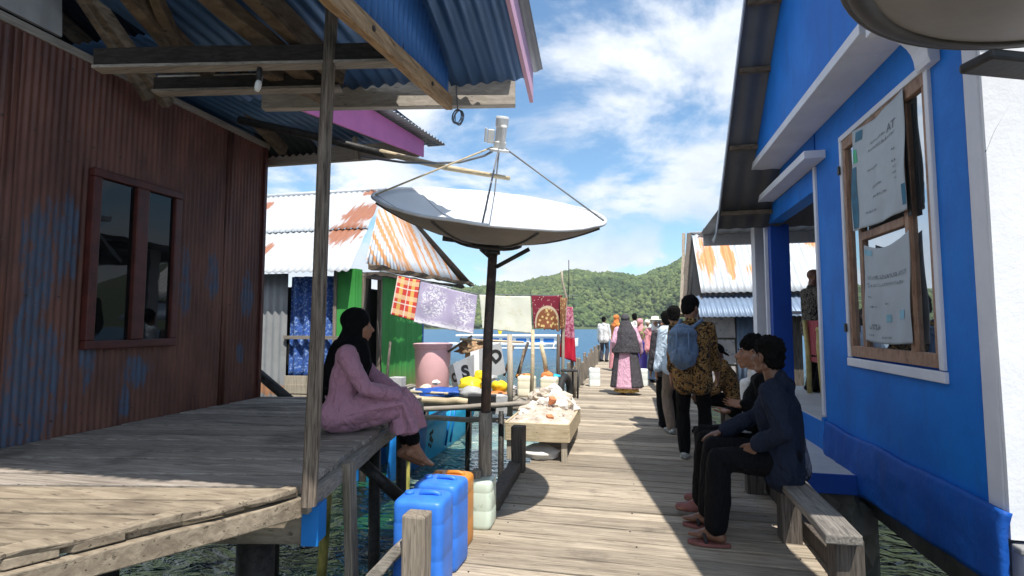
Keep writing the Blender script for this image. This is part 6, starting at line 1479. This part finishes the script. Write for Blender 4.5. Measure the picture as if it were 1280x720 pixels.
def bench_man_far():
    loc = V((.985, 4.36, .475)); t = person('man in a black jacket over white shirt on the bench, gesturing with one hand', loc); yw = rad(84)
    f = Fig(loc, yw, 1.68, .05, True, head_yaw=rad(10), head_pitch=rad(2), kneeL=(-.14, .42, .09), ankL=(-.15, .46, -.365), kneeR=(.10, .43, .09), ankR=(.10, .40, -.365), wriL=(-.15, .135, .375), elbL=(-.25, -.06, .27), wriR=(.02, .22, .30))
    f.body(t, 'skin', .0062, hands={'L': dict(d=f.R @ V((-.12, 1, .10)), palm=f.R @ V((-.55, .05, .75)), curl=.16, spread=.13), 'R': dict(d=f.R @ V((-.6, .9, -.1)), palm=V((0, 0, 1)), curl=.3)}); f.eyes(t)
    f.shirt(t, 'black_cloth', .97, .020, .05, .009, .008, name='jacket', seed=5); f.trousers(t, 'black_cloth', .016, .02, .008, .0085, .95, seed=6); f.hair(t, .022, .004, .015)
    J = f.J; p = [('c', J['chest'] + f.fwd * .085 + f.up * .10, .045, J['waist'] + f.fwd * .095 - f.up * .02, .045), ('c', J['neck'] - f.up * .035 + f.fwd * .02, .060, J['neck'] + f.fwd * .018 + f.up * .018, .060)]; soup('shirt', p, M['white_cloth'], t, .0075, 3, .004, 14, 2)
    for n in 'LR': soup('shoe', f.shoe(n), M['shoe_red'], t, .007, 3)
    p = f.J['kneeL'] * .4 + f.J['hipL'] * .6 + V((0, -.02, .085)); q = MB(); q.box(p, (.13, .10, .012), Rz(.4) @ Ry(.15)); so = q.build('folded_paper', M['white_cloth'], None, bevel=.002); tag(so, 'small folded white paper on the lap of the man in black', 'paper')
bench_man_far()

# --- standing men by the bench
def standing(label, loc, yaw, H, top, legs, shoe, skinm='skin', hairk=(.008, .004), vox=.010, sleeve=.97, hem=.10, hair=True, eyes=False, skin_hands=None, fem=False, **ov):
    t = person(label, loc, ov.pop('group', None)); f = Fig(loc, yaw, H, **ov)
    f.body(t, skinm, vox, hands=skin_hands, fem=fem)
    if eyes: f.eyes(t)
    f.shirt(t, top, sleeve, .018, hem, .008, vox, seed=int(abs(loc[0]) * 10) + 1, fem=fem)
    if legs: f.trousers(t, legs, .012, .014, .006, vox, .99)
    if shoe:
        for n in 'LR': soup('shoe', f.shoe(n), M[shoe], t, min(vox, .008), 3)
    if hair: f.hair(t, *hairk, .008, vox)
    return t, f
def backpack_man():
    loc = (.66, 6.02, 0)
    t, f = standing('man in a gold and brown batik shirt standing with a denim backpack', loc, rad(-6), 1.72, 'batik_gold', 'black_cloth', 'shoe_grey', 'skin', (.016, .008), .0085, .82, .14, head_yaw=rad(-40), head_pitch=rad(-10), lean=.03, wriR=(.26, .24, .88), wriL=(-.22, .10, .86), ankL=(-.10, -.02, .085), ankR=(.12, .03, .085))
    return f
fb = backpack_man()
def backpack(f):
    t = thing('backpack', 'faded blue denim backpack worn by the man in the batik shirt', 'backpack', f.J['chest']); J = f.J; b = -f.fwd * .21 - f.right * .09; k = f.up
    c = J['chest'] + b - k * .02
    p = [('e', c - k * .10, (.155, .11, .20), f.R), ('e', c + k * .03, (.150, .11, .16), f.R), ('e', c - k * .16 - f.fwd * .05, (.135, .09, .11), f.R)]
    p += [('e', c - k * .15 - f.fwd * .10, (.11, .05, .09), f.R)]; soup('bag', p, M['denim'], t, .008, 2, .018, 15, 3)
    p = [('e', c + k * .09 - f.fwd * .02, (.15, .115, .065), f.R)]; soup('flap', p, M['denim'], t, .008, 2, .010, 16, 4)
    for sd in (-1, 1):
        q = MB(); s_ = J['shoR' if sd > 0 else 'shoL']; m_ = J['neck'] + (s_ - J['neck']) * .6
        q.tube([c + f.right * sd * .07 + k * .12, m_ + k * .062 - f.fwd * .05, m_ + k * .045 + f.fwd * .05, m_ + f.fwd * .115 - k * .08, m_ + f.right * sd * .03 + f.fwd * .09 - k * .26, c + f.right * sd * .10 - k * .17], .020, 8); q.build('strap', M['denim'], t, smooth=True)
    q = MB(); q.tube([c + f.right * .03 + k * .14, c + k * .19 , c - f.right * .03 + k * .14], .010, 6); q.build('carry_loop', M['denim_dark'], t, smooth=True)
    for sd in (-1, 1):
        q = MB(); q.tube([c + f.right * sd * .06 - f.fwd * .13 + k * .10, c + f.right * sd * .062 - f.fwd * .15 - k * .04, c + f.right * sd * .06 - f.fwd * .15 - k * .12], .008, 6); q.build('buckle_strap', M['denim_dark'], t, smooth=True)
backpack(fb)
standing('person in a pale blue top and brown trousers half hidden behind the backpack', (.60, 7.35, 0), rad(20), 1.66, 'pale_blue_cloth', 'brown_trousers', 'shoe_grey', 'skin', (.010, .012), .010, .97, .04, head_yaw=rad(-30))
standing('dark haired person in black trousers just beyond the brown trousers', (.53, 7.75, 0), rad(8), 1.60, 'charcoal_cloth', 'black_cloth', 'black_cloth', 'skin', (.012, .016), .011, .97, .08)
def cap_man():
    loc = V((1.34, 7.35, .36)); t = person('man in a black cap and batik shirt sitting bent forward behind the standing man', loc); yw = rad(78)
    f = Fig(loc, yw, 1.66, .30, True, head_yaw=rad(120 - 0) * 0 + rad(-150), head_pitch=rad(-22), kneeL=(-.10, .38, .10), ankL=(-.1, .36, -.27), kneeR=(.10, .40, .10), ankR=(.1, .36, -.27), wriL=(-.12, .42, .14), wriR=(.10, .44, .14))
    f.body(t, 'skin_dark', .0085); f.shirt(t, 'batik_gold', .8, .018, .03, .008, .009, seed=7); f.trousers(t, 'black_cloth', .014, .014, .006, .009, .96); f.hair(t, -.004, -.002, .003)
    c, R = f.J['head'], f.hr; p = [('e', c + f.hu * .055 - f.hf * .012, (.086, .105, .075), R), ('e', c + f.hu * .040 + f.hf * .11, (.068, .075, .010), R @ Rx(rad(-12)))]; soup('cap', p, M['black_cloth'], t, .007, 2)
    for n in 'LR': soup('shoe', f.shoe(n), M['black_cloth'], t, .008, 3)
    q = MB(); q.box((1.36, 7.4, .33), (.40, .5, .04)); so = thing('low_stool', 'low grey wooden stool under the man in the black cap', 'stool', (1.36, 7.4, 0)); q.build('seat', M['grey_wood_y'], so, bevel=.006)
    for a, b in ((1.22, 7.22), (1.50, 7.22), (1.22, 7.58), (1.50, 7.58)):
        q = MB(); q.box((a, b, .155), (.07, .07, .31)); q.build('leg', M['grey_wood_z'], so, bevel=.006)
cap_man()
def bald_man():
    t, f = standing('bald man with glasses and a dark patterned shirt standing inside the doorway', (2.42, 7.75, .55), rad(-80), 1.62, 'batik_dark', 'black_cloth', 'black_cloth', 'skin', (.0, .0), .010, .97, .08, hair=False, head_yaw=rad(-10), head_pitch=rad(-8), wriR=(.22, .22, .95))
    c, k = f.J['head'], f.k
    q = MB()
    for sd in (-1, 1): q.tube([c + f.hf * .098 * k + f.hx * sd * .032 + f.hx * .022 * math.cos(a) + f.hu * (.004 + .017 * math.sin(a)) for a in np.linspace(0, 6.283, 17)], .0025, 5, cap=False)
    for sd in (-1, 1): q.tube([c + f.hf * .096 * k + f.hx * sd * .054 + f.hu * .006, c + f.hx * sd * .078 + f.hu * .006], .002, 5)
    q.tube([c + f.hf * .10 * k - f.hx * .010 + f.hu * .006, c + f.hf * .10 * k + f.hx * .010 + f.hu * .006], .002, 5)
    q.build('glasses', M['wire_black'], t, smooth=True)
bald_man()

# --- woman walking away in pink and charcoal
def walking_woman():
    loc = V((-.08, 11.1, 0)); t = person('woman walking away in a long charcoal headscarf over a pink and charcoal dress', loc); f = Fig(loc, rad(8), 1.62, .02, ankL=(-.07, .10, .085), ankR=(.08, -.08, .11), wriR=(.30, .05, .86), wriL=(-.24, .06, .88))
    f.body(t, 'skin', .011, fem=True); J = f.J; z = lambda h: loc + V((0, 0, h))
    f.shirt(t, 'pink_cloth', .96, .02, .02, .006, .011, 'blouse', True)
    skirt('dress', [(z(1.22), .17, .13, 0), (z(.95), .20, .15, 0), (z(.6), .24, .19, 0), (z(.14), .31, .25, .1)], 'pink_cloth', t, 6, .008, 1)
    # charcoal coat panels at both sides
    for sd, a0, a1 in ((1, -1.25, .95), (-1, 2.25, 4.05)):
        q = MB()
        def fn(a, b):
            th = a0 + (a1 - a0) * a; h = 1.18 - 1.02 * b; rx = .185 + .15 * b; ry = .145 + .125 * b; w = 1 + .03 * math.sin(th * 9 + b); return loc + V((rx * w * math.cos(th), ry * w * math.sin(th), h))
        q.grid(fn, 24, 24); q.build('coat_panel', M['charcoal_cloth'], t, smooth=True, solid=.006)
    h = J['head']; q = [('e', h + V((0, -.015, .035)), (.092, .108, .10), f.R), ('c', h - V((0, .02, .06)), .09, J['neck'] - V((0, .02, .06)), .13)]
    soup('headscarf', q, M['charcoal_cloth'], t, .010, 4, .006, 12, 3)
    skirt('veil', [(z(1.52), .09, .10, 0), (z(1.40), .14, .135, 0), (z(1.28), .215, .17, 0), (z(1.0), .27, .20, 0), (z(.86), .285, .21, .1)], 'charcoal_cloth', t, 5, .006, 2)
    skirt('hem_flounce', [(z(.18), .22, .17, 0), (z(.06), .25, .2, 0)], 'sarong_yellow', t, 9, .01, 2)
    for n in 'LR': soup('shoe', f.shoe(n), M['shoe_red'], t, .010, 2)
walking_woman()

# --- small crowd further along the boardwalk
standing('man in a white shirt and grey trousers standing at the far left edge', (-.98, 20.5, 0), rad(-20), 1.70, 'white_cloth', 'grey_trousers', 'black_cloth', 'skin', vox=.014)
def scarf_person(label, loc, yaw, H, top, low, scarf, skinm='skin', mode='scarf'):
    t = person(label, loc); f = Fig(loc, yaw, H); f.body(t, skinm, .014, fem=True); f.shirt(t, top, .96, .02, .10, .008, .014, 'tunic', True); z = lambda h: V(loc) + V((0, 0, h))
    skirt('skirt', [(z(.98), .17, .14, 0), (z(.5), .20, .17, 0), (z(.08), .23, .2, 0)], low, t, 6, .008, 2)
    h = f.J['head']; soup('headscarf', [('e', h + V((0, 0, .03)) - f.hf * .015, (.088, .104, .095), f.hr), ('c', h - f.hf * .02 - V((0, 0, .07)), .085, f.J['neck'] - V((0, 0, .08)), .13)], M[scarf], t, .014, 4)
    if mode == 'hat':
        q = MB(); q.lathe(h + V((0, 0, .06)), [(.19, 0), (.185, .012), (.10, .02), (.09, .09), (.05, .10), (0, .10)], 24); q.build('sun_hat', M['cream_cloth'], t, smooth=True)
    for n in 'LR': soup('shoe', f.shoe(n), M['black_cloth'], t, .012, 2)
scarf_person('person with an orange head covering and red patterned top behind the walking woman', (-.42, 16.6, 0), rad(-60), 1.72, 'red_orange_wear', 'rose_cloth', 'orange_cloth')
standing('man in a white shirt with short black hair right of the charcoal headscarf', (.16, 17.4, 0), rad(10), 1.76, 'white_cloth', 'dark_trousers', 'black_cloth', 'skin', vox=.014)
scarf_person('person in a flowered green and purple outfit in the crowd', (.30, 15.4, 0), rad(150), 1.58, 'floral_wear', 'purple_cloth', 'rose_cloth')
scarf_person('person in a pale pink headscarf beside the flowered outfit', (.52, 16.4, 0), rad(190), 1.56, 'green_cloth', 'rose_cloth', 'cream_cloth')
scarf_person('person in a white sun hat near the shed', (.62, 13.6, 0), rad(-170), 1.58, 'rose_cloth', 'denim_dark', 'white_cloth', mode='hat')
scarf_person('person in a dark headscarf and grey dress among the crowd by the shed', (.86, 14.8, 0), rad(170), 1.55, 'denim', 'grey_trousers', 'charcoal_cloth')
scarf_person('person in a mustard headscarf and teal dress deep in the crowd', (.36, 18.2, 0), rad(170), 1.60, 'green_cloth', 'denim_dark', 'sarong_yellow')
standing('man in a red shirt far down the boardwalk in the crowd', (-.10, 19.4, 0), rad(160), 1.70, 'red_cloth', 'dark_trousers', 'black_cloth', 'skin', vox=.014)
scarf_person('child sized figure in purple standing before the crowd by the shed', (.47, 14.2, 0), rad(120), 1.25, 'purple_cloth', 'purple_cloth', 'rose_cloth')
standing('man in a pale blue shirt at the far end of the crowd', (.75, 17.6, 0), rad(190), 1.68, 'pale_blue_cloth', 'grey_trousers', 'black_cloth', 'skin', vox=.014)
